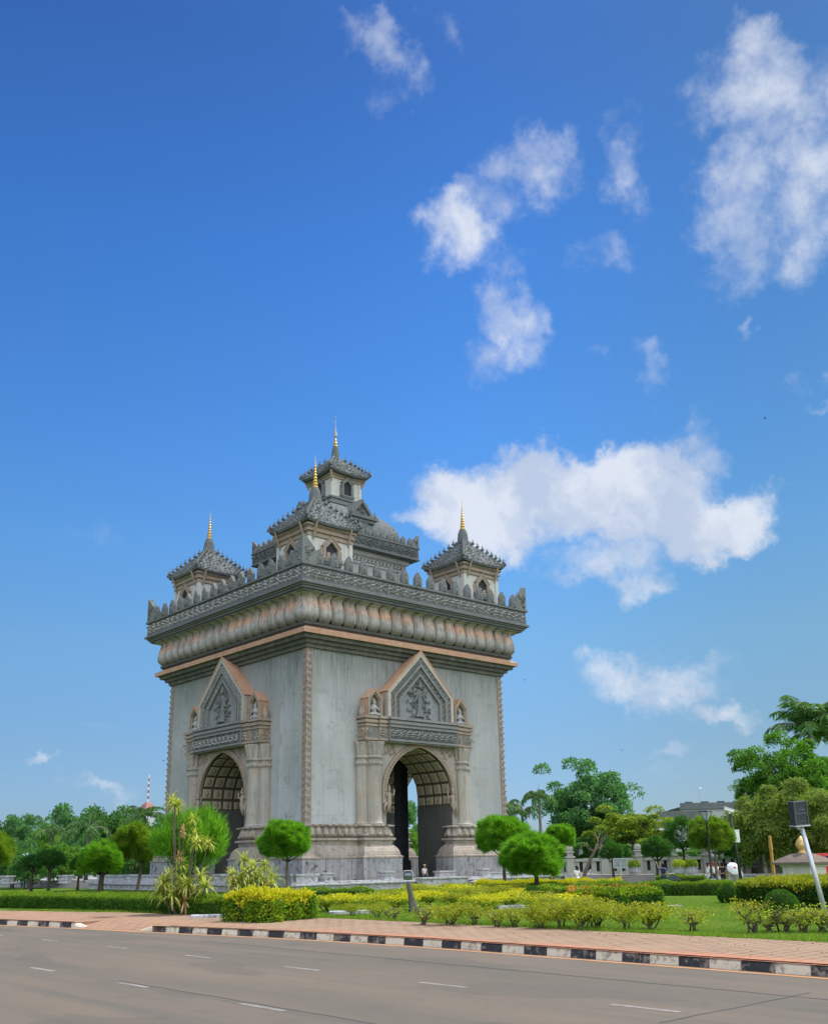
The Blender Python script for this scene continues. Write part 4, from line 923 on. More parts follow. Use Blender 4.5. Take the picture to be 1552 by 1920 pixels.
def sphere_dirs(n, rg): return norm(rg.normal(size=(n, 3)))
def lump(d, seed, k=1.0):
    a = np.random.default_rng(seed).uniform(0, 6.28, 9); x, y, z = d[:, 0], d[:, 1], d[:, 2]
    return 1+k*(.07*np.sin(3*x+a[0]+2*y)+.07*np.sin(4*y+a[1]-3*z)+.05*np.sin(6*z+a[2]+4*x)+.045*np.sin(9*x+a[3])*np.sin(8*y+a[4]))
def needle_crown(seed, n=38000, flat=.6, up=.4, L=.34, W=.021, mat=LM_BALL, sz=(1, 1, .92), kl=1.0):
    """unit-radius trimmed needle crown centred at the origin"""
    rg = np.random.default_rng(seed); d = sphere_dirs(n, rg); d[:, 2] = np.where(d[:, 2] < -flat, -flat+.25*(d[:, 2]+flat), d[:, 2])
    r = rg.uniform(0, 1, n)**.33*.22+.66; tufts = norm(rg.normal(size=(190, 3))); tr_ = rg.uniform(.79, 1.09, 190)
    idx = np.argmax(d@tufts.T, 1); k = (d@tufts.T).max(1); P = d*(r*lump(d, seed, kl*.9)*tr_[idx]*(1-1.6*(1-k).clip(0, .12)))[:, None]*np.array(sz); D = norm(d*.75+np.array([0, 0, up])+rg.normal(size=(n, 3))*.33)
    D = norm(D+tufts[idx]*.45+rg.normal(size=(190, 3))[idx]*.28)
    L_ = L*rg.uniform(.5, 1, n)*(.62+.5*(k-.9)/.1).clip(.5, 1.15)
    return quads('crown', leaves(P, D, L_, W, rg, .3, .08), [mat])
def trunk_mesh(h, r0, lean, seed, branches=4, spread=.55, name='trunk', mat=None, forks=True, top=None):
    r = random.Random(seed); b = MB(); pts = [Vector((0, 0, -.1))]
    for i in range(1, 6): pts.append(Vector((lean[0]*(i/5)**1.3+r.uniform(-.06, .06)*h*.12, lean[1]*(i/5)**1.3+r.uniform(-.06, .06)*h*.12, h*i/5)))
    b.tube(pts, [r0*1.35, r0*1.0, r0*.9, r0*.8, r0*.72, r0*.6], 9)
    for i in range(branches):
        a = 6.28*i/branches+r.random(); q = pts[-1] if i % 2 else pts[-2]; L = spread*r.uniform(.8, 1.2)
        e = q+Vector((math.cos(a)*L, math.sin(a)*L, L*r.uniform(.7, 1.3))); m = (q+e)/2+Vector((math.cos(a)*L*.15, math.sin(a)*L*.15, -L*.08))
        b.tube([q, m, e], [r0*.5, r0*.36, r0*.14], 6)
        for s in (-1, 1):
            f = e+Vector((math.cos(a+s*.7)*L*.5, math.sin(a+s*.7)*L*.5, L*.5)); b.tube([m, (m+f)/2+Vector((0, 0, -.03*L)), f], [r0*.28, r0*.2, r0*.07], 5)
    return b.mesh(name, mat or M_BARK, True)
def tree_thing(kind, label, cat, P, crown, cscale, cz, trunk, group=None, rz=0.0, coff=(0, 0)):
    t = empty(kind, P, rz); tag(t, label, cat, group)
    link('crown', crown, t, (coff[0], coff[1], cz), 0, cscale); link('trunk', trunk, t); return t
ORD = 'first second third fourth fifth sixth seventh eighth ninth tenth eleventh twelfth thirteenth fourteenth fifteenth sixteenth seventeenth eighteenth nineteenth twentieth'.split()

# trimmed needle trees
CR = [needle_crown(i) for i in (1, 2, 3)]; CRY = needle_crown(4, mat=LM_BALLY); CRD = [needle_crown(5, 11000, L=.3, mat=LM_BALLD), needle_crown(6, 11000, L=.3, mat=LM_BALLD)]
def trim_tree(px, cy_px, rpx, D, label, crown, zr=.92, hb=0, lean=(0, 0), mat=None, r0=.13, seed=1, tw=1.0):
    P = at(px+hb, D); r_ = rpx/FPX*D; zc = zat(px, cy_px, D)-.2
    base = at(px, D); lx, ly = base[0]-P[0], base[1]-P[1]
    th = max(.5, zc-r_*.45)
    return tree_thing('trimmed_needle_tree', label, 'tree', P, crown, (r_, r_, r_*zr), zc, trunk_mesh(th, r0, (lx, ly), seed, 5, r_*.55, mat=mat), 'trimmed needle trees in the park', seed*1.3, (0, 0) if not hb else (lx*math.cos(-seed*1.3)-ly*math.sin(-seed*1.3), lx*math.sin(-seed*1.3)+ly*math.cos(-seed*1.3)))
trim_tree(188, 1614, 36, 70, 'low bright green trimmed tree before the terrace wall, left of the olive one', CR[0], 1.0, 4, seed=2, mat=M_BARKD, r0=.22)
trim_tree(248, 1585, 39, 72, 'tall olive green trimmed tree on a thin pale trunk before the terrace wall', CRY, 1.08, 12, seed=3, r0=.13)
trim_tree(534, 1579, 48, 74, 'round bright green trimmed tree on a thin trunk beside the arch corner', CR[1], .9, 6, seed=4, r0=.12)
trim_tree(944, 1570, 47, 74, 'big domed green trimmed tree partly behind another at the arch foot', CR[2], .88, 0, seed=5, mat=M_BARKD)
trim_tree(995, 1610, 53, 62, 'wide bright green trimmed tree with dark forked trunk above the yellow hedge', CR[0], .9, 8, seed=6, mat=M_BARKD, r0=.17)
trim_tree(1050, 1570, 27, 76, 'small light green topped tree with two crowns on a crooked leaning trunk', CR[1], .95, 36, seed=7, r0=.15)
trim_tree(1147, 1598, 21, 88, 'small dark green ball tree between the sign board and the van', CRD[0], 1.0, 0, seed=8, mat=M_BARKD)
trim_tree(1232, 1592, 27, 84, 'dark green ball tree above the person in blue', CRD[1], .9, -3, seed=9, mat=M_BARKD)
trim_tree(1281, 1568, 32, 92, 'tall dark green egg shaped tree behind the lighter fluffy one', CRD[0], 1.2, 0, seed=10, mat=M_BARKD)
trim_tree(1335, 1568, 36, 66, 'fluffy light green ball tree behind the lamp post', CRY, 1.05, 4, seed=11, r0=.1)
trim_tree(-12, 1597, 34, 74, 'olive green trimmed tree cut off by the left picture edge', CRY, 1.1, 0, seed=12)
trim_tree(96, 1612, 27, 92, 'dark clipped mushroom shaped tree behind the left stone steps', CRD[1], .72, 0, seed=13, mat=M_BARKD)
trim_tree(64, 1618, 19, 95, 'smaller dark clipped tree beside the mushroom shaped one', CRD[0], .8, 0, seed=14, mat=M_BARKD)
trim_tree(150, 1622, 17, 96, 'small dark trimmed tree between steps and bright green tree', CRD[1], .9, 0, seed=15, mat=M_BARKD)
def plume_crown(seed, n=30000, nc=34):
    rg = np.random.default_rng(seed); c = norm(rg.normal(size=(nc, 3)))*rg.uniform(.2, .8, nc)[:, None]*np.array([.85, .85, .8]); c[:, 2] -= .05
    ci = rg.integers(0, nc, n); d = sphere_dirs(n, rg); rr = (.2+.16*rg.random(nc))[ci]; P = c[ci]+d*(rr*rg.uniform(.3, 1, n))[:, None]*np.array([.8, .8, 1.35])
    out = norm(c*np.array([1, 1, .3])+1e-6)[ci]; D = norm(d*.2+out*.22+np.array([0, 0, 1.0])+rg.normal(size=(n, 3))*.3)
    return quads('crown', leaves(P, D, .24*rg.uniform(.4, 1.2, n), .012, rg, .3, .06), [LM_BALL])
bigb = plume_crown(21)
P = at(357, 70); r_ = 78/FPX*70
t = tree_thing('feathery_bush_tree', 'tall feathery green bush tree standing before the left archway', 'tree', P, bigb, (r_*1.12, r_*1.12, r_*1.05), zat(357, 1570, 70)-.2, trunk_mesh(1.8, .2, (.1, .1), 22, 7, 1.4, mat=M_BARKD))

# broadleaf trees
def broad_crown(seed, n=11000, nc=46, leaf=.30, mat=LM_DARK, rad=.30, droop=.1, sz=(1, 1, .8), hang=0.0, fill=.5, far=.95):
    rg = np.random.default_rng(seed); cd_ = sphere_dirs(nc, rg); cd_[:, 2] = cd_[:, 2]*.95+.08
    cc = norm(cd_)*(rg.uniform(fill, far, nc)*lump(norm(cd_), seed, 1.6))[:, None]*np.array(sz)
    cr_ = rad*rg.uniform(.6, 1.25, nc); ci = rg.integers(0, nc, n); d = sphere_dirs(n, rg); d[:, 2] = np.where(d[:, 2] < -.5, -d[:, 2], d[:, 2])
    P = cc[ci]+d*(cr_[ci]*rg.uniform(.55, 1.05, n))[:, None]*np.array([1, 1, .75])
    D = norm(d+rg.normal(size=(n, 3))*.6+np.array([0, 0, -hang]))
    if hang: P[:, 2] -= rg.uniform(0, 1, n)**2*hang*.22
    return quads('crown', leaves(P, D, leaf*rg.uniform(.5, 1.1, n), leaf*.55, rg, .5, droop), [mat])
def big_trunk(h, r0, seed, spread): return trunk_mesh(h, r0, (0, 0), seed, 7, spread, mat=M_BARK)
BC = {'dark': [broad_crown(31, mat=LM_DARK, leaf=.085, rad=.27), broad_crown(32, mat=LM_DARK, leaf=.085, rad=.24, nc=60)], 'blue': [broad_crown(33, mat=LM_BLUE, leaf=.09, rad=.26), broad_crown(34, mat=LM_BLUE, leaf=.085, nc=60, rad=.23)],
      'mid': [broad_crown(35, mat=LM_MID, leaf=.085, rad=.26)], 'yel': [broad_crown(36, mat=LM_YEL, leaf=.075, rad=.25)]}
def bg_tree(px, top, wpx, D, key, i, label, group=None, base=0.0, zs=.85, name='broadleaf_tree', low=None):
    P = at(px, D, .15); zt = zat(px, top, D); r_ = wpx/2/FPX*D*1.12; rz_ = r_*zs; zc = zt-rz_*.88-.15
    if low is not None: rz_ = (zt-low)/2.0; zc = (zt+low)/2-.15
    t = empty(name, P, px*.7); tag(t, label, 'tree', group); cs = BC[key]
    link('crown', cs[i % len(cs)], t, (0, 0, zc), 0, (r_, r_, rz_)); link('trunk', big_trunk(max(1.0, zc-.25*rz_), .02*zt+.1, px % 97, min(r_*.5, rz_*.42)), t); return t
G_L = 'broad trees in the wood left of the monument'
TL = [(5, 1522, 95, 128, 'blue', 'bluish leafy tree at the far left picture edge'), (45, 1518, 80, 150, 'blue', 'pale crowned tree just right of the far left tree'), (28, 1570, 90, 112, 'dark', 'low dark leafy tree left of the blue lamp in the wood'),
      (82, 1542, 90, 140, 'mid', 'mid green tree behind the brown fronded palm'), (128, 1500, 110, 158, 'blue', 'tall bluish tree left of the thin spike in the wood'), (182, 1506, 80, 150, 'dark', 'dark tree between the two tallest crowns of the left wood'),
      (225, 1491, 105, 150, 'dark', 'tallest dark tree in the wood, left of the red roof'), (262, 1530, 80, 128, 'dark', 'dark tree in front of the red roof'), (302, 1518, 70, 135, 'blue', 'bluish tree against the left edge of the arch'),
      (115, 1575, 80, 112, 'mid', 'low mid green tree right of the mushroom shaped tree'), (205, 1560, 95, 120, 'mid', 'mid green tree behind the olive trimmed tree'), (155, 1545, 70, 130, 'blue', 'bluish tree behind the taller wood palm'), (255, 1585, 90, 105, 'dark', 'low dark tree behind the trimmed pair'), (60, 1590, 80, 108, 'dark', 'low dark tree under the blue lamp')]
for i, (px, top, wd, D, k, lb) in enumerate(TL): bg_tree(px, top, wd, D, k, i, lb, G_L, low=.2)
G_R = 'broad trees right of the monument'
def near_tree(*a, **k): return bg_tree(*a, **k)
BC['big'] = [broad_crown(41, 36000, 120, .055, LM_BLUE, .19, sz=(1, 1, .92), fill=.3, far=.88)]
bg_tree(1108, 1414, 176, 128, 'big', 0, 'large loose blue green tree right of the arch', G_R, low=1.5)
BC['yel2'] = [broad_crown(42, 24000, 75, .07, LM_YEL, .19, fill=.3, far=1.08)]
bg_tree(1188, 1506, 128, 116, 'yel2', 0, 'yellowish green spreading tree below the large loose tree', G_R, low=2.2)
bg_tree(1075, 1560, 110, 122, 'dark', 0, 'dark tree low behind the silver van', G_R, low=.3)
bg_tree(1140, 1575, 90, 118, 'dark', 1, 'dark low tree behind the small ball tree', G_R, low=.3)
bg_tree(1232, 1548, 70, 122, 'blue', 0, 'small bluish tree beside the white building', G_R, low=.4)
bg_tree(1290, 1585, 80, 112, 'dark', 1, 'dark low tree behind the fence planters', G_R, low=.4)
BC['glossy'] = [broad_crown(43, 15000, 60, .09, leafmat('glossy_dark_leaf', [(0.032, 0.113, 0.024), (0.056, 0.177, 0.032), (0.097, 0.258, 0.048)], 0.5, .5), .24)]
bg_tree(1395, 1512, 95, 92, 'glossy', 0, 'glossy dark green tree behind the camera pole', G_R, low=.6)
BC['round'] = [broad_crown(44, 46000, 110, .05, leafmat('round_bright_leaf', [(0.029, 0.087, 0.014), (0.059, 0.155, 0.021), (0.096, 0.232, 0.031), (0.145, 0.281, 0.049)], 0.5, .4), .185, fill=.45, far=1.0)]
bg_tree(1510, 1362, 190, 92, 'round', 0, 'tall bright green round leaved tree at the right picture edge', G_R, low=2.6)
BC['weep'] = [broad_crown(45, 42000, 90, .055, LM_OLIVE, .2, droop=.5, hang=.9, sz=(1, 1, .9)), broad_crown(46, 42000, 90, .055, LM_OLIVE, .2, droop=.5, hang=.9, sz=(1, 1, .9))]
bg_tree(1482, 1464, 185, 80, 'weep', 0, 'olive weeping tree hanging behind the floodlight box', G_R, low=1.3)
bg_tree(1560, 1470, 140, 76, 'weep', 1, 'olive weeping tree cut off by the right picture edge', G_R, low=2.0)
bg_tree(1424, 1478, 70, 84, 'weep', 1, 'narrow olive weeping tree between the camera pole and the large weeping tree', G_R, low=2.2)
bg_tree(1412, 1452, 50, 96, 'mid', 0, 'small spray of leaves standing left of the weeping tree', G_R, low=6.5)
bg_tree(1530, 1560, 150, 96, 'dark', 0, 'dark tree low behind the red van', G_R, low=.4)
# trees seen through the archway, beyond the monument
G_B = 'trees seen through the archway'
for px, top, wd, D, k, lb in ((770, 1548, 60, 165, 'mid', 'bright green tree seen through the right archway'), (760, 1495, 70, 190, 'blue', 'taller bluish tree behind the bright one in the archway'), (800, 1590, 60, 150, 'dark', 'dark low bush tree in the right archway gap')): bg_tree(px, top, wd, D, k, 0, lb, G_B, low=.2)
# far woods closing the horizon
rg = np.random.default_rng(77); n = 60000
ang = rg.uniform(-36, 36, n)*math.pi/180+YAW; rr = rg.uniform(205, 260, n); hh = 6+2.2*np.sin(ang*37)+1.6*np.sin(ang*91+1)
zz = rg.uniform(0, 1, n)**.8*hh; P = np.stack([CAM[0]+rr*np.sin(ang), CAM[1]+rr*np.cos(ang), zz], 1)
o = link('far_woods', quads('far_woods', leaves(P, norm(rg.normal(size=(n, 3))), rg.uniform(.8, 1.6, n), .9, rg), [LM_DARK])); tag(o, kind='stuff')

# palms
def palm_crown(seed, nf=17, L=1.0, droop=1.0, nl=26, up=.9, wd=.045, ll=.3):
    rg = np.random.default_rng(seed); P, D, LL = [], [], []; b = MB()
    for i in range(nf):
        a = 2.4*i+rg.uniform(-.2, .2); e = up*rg.uniform(.25, 1.1); pts = []; p = np.zeros(3); el = e
        for k in range(9):
            pts.append(p.copy()); dr = np.array([math.cos(a)*math.cos(el), math.sin(a)*math.cos(el), math.sin(el)]); p = p+dr*L/8; el -= droop*.30*(k/8+.25)
        pts = np.array(pts); b.tube([tuple(q) for q in pts], [.018-.0018*k for k in range(9)], 4)
        side = np.array([-math.sin(a), math.cos(a), 0])
        for k in range(nl):
            f = .12+.88*k/nl; j = min(7, int(f*8)); q = pts[j]+(pts[j+1]-pts[j])*(f*8-j); T = pts[j+1]-pts[j]; T /= np.linalg.norm(T)
            for s in (-1, 1):
                P.append(q); D.append(s*side*.8+T*.55+np.array([0, 0, -.35-.25*rg.random()])+rg.normal(size=3)*.12); LL.append(ll*L*(1-.65*abs(f-.45)**1.2)*rg.uniform(.8, 1.1))
    b.mi = 1; b.tube([(0, 0, -.12), (0, 0, .08), (.01, 0, .42), (.012, 0, .62)], [.05, .035, .014, .004], 5); b.m = [1]*len(b.f)
    return quads('crown', leaves(np.array(P), norm(np.array(D)), np.array(LL), wd*L, rg, .35, .12), [LM_PALM, M_PALMT], None, b)
PC = [palm_crown(51), palm_crown(52, 15, droop=1.35), palm_crown(53, 19, up=1.15, droop=.85, ll=.36), palm_crown(54, 22, up=1.5, droop=1.0, ll=.34, nl=34, wd=.035)]
def palm(px, cy_px, rpx, D, i, label, group=None, crown=None):
    P = at(px, D, .15); z = zat(px, cy_px, D)-.15; s = rpx/FPX*D
    t = empty('palm_tree', P, px*.31); tag(t, label, 'palm', group); link('crown', crown or PC[i], t, (0, 0, z), 0, s)
    b = MB(); b.tube([(0, 0, -.1), (.05, 0, z*.3), (.02, .03, z*.7), (0, 0, z)], [.28, .2, .17, .15], 9); link('trunk', b.mesh('trunk', M_PALMT, True), t); return t
palm(953, 1512, 38, 128, 1, 'palm half hidden behind the right edge of the arch'); palm(982, 1524, 36, 124, 1, 'short palm with long drooping fronds right of the arch'); palm(1016, 1496, 42, 118, 1, 'taller palm with hanging fronds beside the large loose tree')
palm(96, 1562, 44, 118, 1, 'brown fronded palm in the left wood'); palm(164, 1556, 48, 116, 1, 'green palm with thin spike in the left wood'); palm(268, 1530, 44, 118, 0, 'palm in front of the red roof'); palm(1546, 1368, 86, 102, 3, 'tall palm rising over the round leaved tree')
palm(1582, 1380, 80, 106, 3, 'tall palm cut off by the right picture edge')

# ------------------------------------------------------------------ hedges, shrubs, clumps
def hedge_geo(name, line, depth, h, mats, n, leaf, seed, topf=.45, core=M_TWIG, rough=.06, back=True, roundness=.15):
    """clipped hedge along a polyline of its FRONT foot; depth runs to the right of travel. mats = (side, top)"""
    rg = np.random.default_rng(seed); L = [Vector((float(p[0]), float(p[1]), 0)) for p in line]
    segs = [(a, c, (c-a).length) for a, c in zip(L[:-1], L[1:])]; tot = sum(s[2] for s in segs)
    o0 = L[0]; P, D, mi = [], [], []; b = MB()
    cumul = np.cumsum([0]+[s[2] for s in segs])
    s_ = rg.uniform(0, tot, n); face = rg.uniform(0, 1, n); wf = h/(2*h+depth)
    for i in range(n):
        k = min(len(segs)-1, int(np.searchsorted(cumul, s_[i], 'right')-1)); a, c, l = segs[k]; u = (c-a)/l; f = s_[i]-cumul[k]
        q = a+u*f-o0; nr = Vector((-u.y, u.x, 0)); wob = rough*(math.sin(s_[i]*2.1+seed)+math.sin(s_[i]*5.3)*.6)
        v = rg.random()
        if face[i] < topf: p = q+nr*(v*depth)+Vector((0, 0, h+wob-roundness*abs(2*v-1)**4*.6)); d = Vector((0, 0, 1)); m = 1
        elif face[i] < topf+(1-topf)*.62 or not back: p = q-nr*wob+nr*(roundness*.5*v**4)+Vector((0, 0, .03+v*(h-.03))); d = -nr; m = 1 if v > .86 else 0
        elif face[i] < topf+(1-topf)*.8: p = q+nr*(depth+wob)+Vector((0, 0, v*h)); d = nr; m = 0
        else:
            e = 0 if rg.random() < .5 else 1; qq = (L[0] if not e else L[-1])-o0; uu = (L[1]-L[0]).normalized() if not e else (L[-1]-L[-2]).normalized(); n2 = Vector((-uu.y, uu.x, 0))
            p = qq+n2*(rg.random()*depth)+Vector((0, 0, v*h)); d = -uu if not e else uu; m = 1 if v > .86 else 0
        P.append(p); D.append(d); mi.append(m)
    P, D = np.array(P), np.array(D); P = P+rg.normal(size=P.shape)*leaf*.5; Dv = norm(D*.8+rg.normal(size=D.shape)*.6+np.array([0, 0, .35]))
    for a, c, l in segs:
        u = (c-a)/l; nr = Vector((-u.y, u.x, 0)); i_ = .10
        r4 = lambda q: [q-o0+nr*i_+Vector((0, 0, -.02)), q-o0+nr*i_+Vector((0, 0, h-.14)), q-o0+nr*(depth-i_)+Vector((0, 0, h-.14)), q-o0+nr*(depth-i_)+Vector((0, 0, -.02))]
        b.loft([r4(a+u*.08), r4(c-u*.08)])
    b.m = [2]*len(b.f)
    return quads(name, leaves(P, Dv, leaf*rg.uniform(.7, 1.3, n), leaf*.62, rg, .45), [mats[0], mats[1], core], np.array(mi), b), o0
def hedge(label, line, depth, h, mats, n, leaf, seed, cat='hedge', name='clipped_hedge', group=None, **k):
    me, o0 = hedge_geo(name, line, depth, h, mats, n, leaf, seed, **k); o = link(name, me, None, (o0.x, o0.y, .2)); tag(o, label, cat, group); return o
G2 = lambda x, y: gnd(x, y, .2)
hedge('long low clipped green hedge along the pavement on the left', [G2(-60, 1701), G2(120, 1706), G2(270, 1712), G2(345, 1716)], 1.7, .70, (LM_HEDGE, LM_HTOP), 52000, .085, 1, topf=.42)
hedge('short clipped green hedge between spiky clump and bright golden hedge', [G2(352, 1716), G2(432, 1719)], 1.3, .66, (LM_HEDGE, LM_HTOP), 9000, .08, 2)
KD = 1.077
def P2(px, D): return at(px, D*KD)
hedge('bright golden box hedge at the pavement edge', [P2(424, 37.5), P2(500, 36.3), P2(590, 38.2)], 1.9, .98, (LM_GOLDF, LM_GOLD), 17000, .115, 3, cat='hedge', name='golden_hedge', rough=.13, roundness=.3)
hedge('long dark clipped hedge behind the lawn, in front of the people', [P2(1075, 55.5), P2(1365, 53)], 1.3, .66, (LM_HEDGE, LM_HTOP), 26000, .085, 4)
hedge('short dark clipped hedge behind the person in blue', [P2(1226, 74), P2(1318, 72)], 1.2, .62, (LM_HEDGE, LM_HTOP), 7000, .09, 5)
hedge('thin dark hedge line at the foot of the terrace below the round tree', [P2(560, 60), P2(690, 59)], 1.0, .5, (LM_HEDGE, LM_HTOP), 8000, .085, 6)
hedge('low bright golden hedge strip behind the wide trimmed tree', [P2(890, 62), P2(1070, 60)], 1.3, .72, (LM_GOLDS, LM_GOLD), 12000, .095, 7, name='golden_hedge')
hedge('second thin golden hedge strip farther back, reaching to the sign board', [P2(960, 67), P2(1160, 66)], 1.0, .62, (LM_GOLDS, LM_GOLD), 9000, .095, 17, name='golden_hedge')
hedge('pale variegated green hedge left of the red flowering hedge', [P2(1003, 47), P2(1082, 46)], 1.6, .74, (leafmat('pale_variegated_leaf', [(.05, .13, .015), (.10, .2, .03), (.4, .42, .2)], .3, 2), LM_GOLDS), 9000, .09, 8)
hedge('dark clipped hedge wing left of the golden bushes', [P2(985, 58), P2(1030, 57)], 1.2, .6, (LM_HEDGE, LM_HTOP), 5000, .085, 18)
fl = hedge('green hedge speckled with orange red flowers on the lawn', [P2(1066, 41.5), P2(1150, 39.6), P2(1232, 40.8)], 2.3, .74, (LM_HEDGE, LM_GOLDS), 17000, .10, 9, name='flowering_hedge', rough=.09)
rg = np.random.default_rng(5); V = []
for i in range(90):
    f = rg.random(); a, c = P2(1068+f*160, 41-.8*math.sin(f*3.1)), rg.uniform(.1, 2.0)
    hz_ = rg.uniform(.45, .82); q = np.array([a[0]+HD[0]*c-float(fl.location.x), a[1]+HD[1]*c-float(fl.location.y), rg.uniform(.74, .86) if c > .3 else hz_])
    V.append(leaves(q+rg.normal(size=(12, 3))*.09, norm(rg.normal(size=(12, 3))+np.array([0, 0, .8])), .075, .06, rg))
link('flowers', quads('flowers', np.concatenate(V), [LM_FLOWER]), fl)
hedge('long yellow topped hedge with dark underside at the right picture edge', [P2(1376, 41.5), P2(1440, 39.5), P2(1640, 37)], 5.5, 1.0, (leafmat('deep_shrub_leaf', [(.02, .06, .01), (.035, .09, .012), (.07, .15, .02)], .25, 1.5), LM_SHRUB2), 40000, .12, 10, name='golden_hedge', topf=.6, rough=.12)
hedge('small golden bush end at the front of the long yellow topped hedge', [P2(1372, 43), P2(1404, 41.8)], 1.4, .98, (LM_GOLDF, LM_SHRUB2), 5000, .12, 11, name='golden_hedge', rough=.1)
def ball_bush_mesh(seed, n=9000, leaf=.09):
    rg = np.random.default_rng(seed); d = sphere_dirs(n, rg); d[:, 2] = np.where(d[:, 2] < -.75, -.75, d[:, 2]); P = d*(.95*lump(d, seed, .45))[:, None]*rg.uniform(.93, 1.04, n)[:, None]
    b = MB(); b.ball((0, 0, 0), .86, 16, 10); b.m = [1]*len(b.f)
    return quads('clipped_ball_bush', leaves(P, norm(d*.7+rg.normal(size=(n, 3))*.5+np.array([0, 0, .3])), leaf*rg.uniform(.7, 1.3, n), leaf*.6, rg), [LM_HEDGE, M_TWIG], None, b)
BB = [ball_bush_mesh(61), ball_bush_mesh(62)]
for i, (px, D, r_, lb) in enumerate(((1453, 32.5, .56, 'largest clipped ball bush, near the leaning floodlight pole'), (1357, 45, .5, 'small clipped ball bush at the end of the dark hedge'), (994, 45, .52, 'clipped ball bush in front of the wide trimmed tree'))):
    P = at(px, D*KD); o = link('clipped_ball_bush', BB[i % 2], None, (P[0], P[1], .2+r_*.78), i*1.1, r_); tag(o, lb, 'bush')

def shrub_mesh(seed, n, h, spread, ns, leaf, mats, twig=0, crownlo=.45):
    rg = np.random.default_rng(seed); r = random.Random(seed); b = MB(); tips = []
    for i in range(ns):
        a = 6.28*i/ns+r.uniform(-.5, .5); rad = spread*r.uniform(.35, 1); p = Vector((r.uniform(-.1, .1), r.uniform(-.1, .1), -.03)); pts = [p]
        for k in range(1, 5):
            f = k/4; p = Vector((math.cos(a)*rad*f+r.uniform(-.09, .09), math.sin(a)*rad*f+r.uniform(-.09, .09), h*.85*f**.8)); pts.append(p)
        b.tube(pts, [.024, .02, .016, .011, .005], 5); tips += pts[2:]
        for s in range(3+twig*2):
            q = pts[r.randint(1, 3)]; e = q+Vector((r.uniform(-1, 1)*spread*.6, r.uniform(-1, 1)*spread*.6, h*r.uniform(.12, .45))); b.tube([q, (q+e)/2+Vector((r.uniform(-.04, .04), 0, 0)), e], [.010, .007, .002], 4); tips.append(e); tips.append((q+e)/2)
    b.m = [1]*len(b.f); T = np.array([tuple(t) for t in tips]); T = T[T[:, 2] > h*crownlo*.8]; ci = rg.integers(0, len(T), n)
    P = T[ci]+rg.normal(size=(n, 3))*np.array([spread*.2, spread*.2, h*.09]); P[:, 2] = np.clip(P[:, 2], h*crownlo*.6, h*1.08)
    D = norm(rg.normal(size=(n, 3))*.7+np.array([0, 0, .55])); top = (P[:, 2] > h*(.62+.2*rg.random(n))).astype('i')*2
    return quads('shrub', leaves(P, D, leaf*rg.uniform(.6, 1.3, n), leaf*.5, rg), [mats[0], M_BARK, mats[1]], top, b)
SH = [shrub_mesh(71, 2600, .9, .58, 6, .075, (LM_SHRUB, LM_SHRUB2)), shrub_mesh(72, 2000, .85, .52, 5, .072, (LM_SHRUB, LM_SHRUB2)), shrub_mesh(73, 700, .85, .42, 5, .068, (LM_SHRUB, LM_SHRUB2), 2, .35), shrub_mesh(74, 3200, .8, .66, 7, .085, (LM_GOLDS, LM_SHRUB2)), shrub_mesh(75, 330, .75, .42, 6, .065, (LM_SHRUB, LM_SHRUB), 3, .3), shrub_mesh(76, 3000, .8, .66, 7, .085, (LM_GOLDS, LM_GOLD))]
G_S = 'loose shrubs planted along the lawn edge'
ROW = [(655, 39.5, 1, .8), (700, 38, 1, .85), (742, 36, 4, .8), (795, 33.5, 4, .9), (842, 32.5, 1, 1.05), (880, 32.2, 2, 1.0), (925, 31.6, 2, 1.0), (962, 31.2, 2, 1.0), (1005, 30.8, 1, .95), (1040, 30.4, 1, 1.0), (1082, 30.2, 0, 1.0), (1112, 30.0, 0, 1.05), (1160, 29.6, 1, 1.05), (1208, 29.3, 0, 1.02),
       (1290, 28.6, 2, 1.05), (1392, 27.8, 2, 1.1), (1422, 27.6, 4, 1.0), (1460, 27.3, 4, 1.1), (1488, 27.2, 2, 1.15), (1528, 27.0, 4, 1.1), (1548, 26.8, 2, 1.0)]
WHERE = ['left end, right of the golden box hedge', 'beside the stone slab', 'of dry twigs before the spotlight stump', 'dry and brown, right of the spotlight stump', 'wide with crooked twigs', 'thin and bare stemmed', 'on two crooked stems', 'small with a flat leafy top',
         'before the variegated hedge', 'left of the flowering hedge', 'under the left end of the flowers', 'before the middle of the flowering hedge', 'before the right half of the flowers', 'full leaved, last before the open lawn', 'standing alone on the open lawn edge', 'leaning and airy, left of the ball bush', 'almost leafless beside the ball bush', 'bare and twiggy in front of the ball bush', 'thin with reddish leaves by the floodlight pole', 'behind the foot of the floodlight pole', 'last at the right picture edge']
for i, (px, D, k, s) in enumerate(ROW):
    rj = random.Random(i*7+1); s *= rj.uniform(.88, 1.2); P = at(px+rj.uniform(-6, 6), D*KD+rj.uniform(0, .9)); o = link('loose_shrub', SH[k], None, P, i*2.1, (s*1.32, s*1.32, s*rj.uniform(.66, .86))); tag(o, 'loose lawn edge shrub, '+WHERE[i], 'shrub', G_S)
G_M = 'golden shrubs filling the bed before the terrace'
MID = [(612, 44), (650, 43), (690, 44.5), (735, 50), (742, 44), (775, 55), (800, 47), (825, 52), (850, 44), (868, 55), (885, 48), (905, 41), (915, 57), (930, 51), (950, 44), (965, 56), (985, 50), (1000, 40), (845, 60), (780, 61), (900, 62), (1050, 38.5), (1022, 37)]
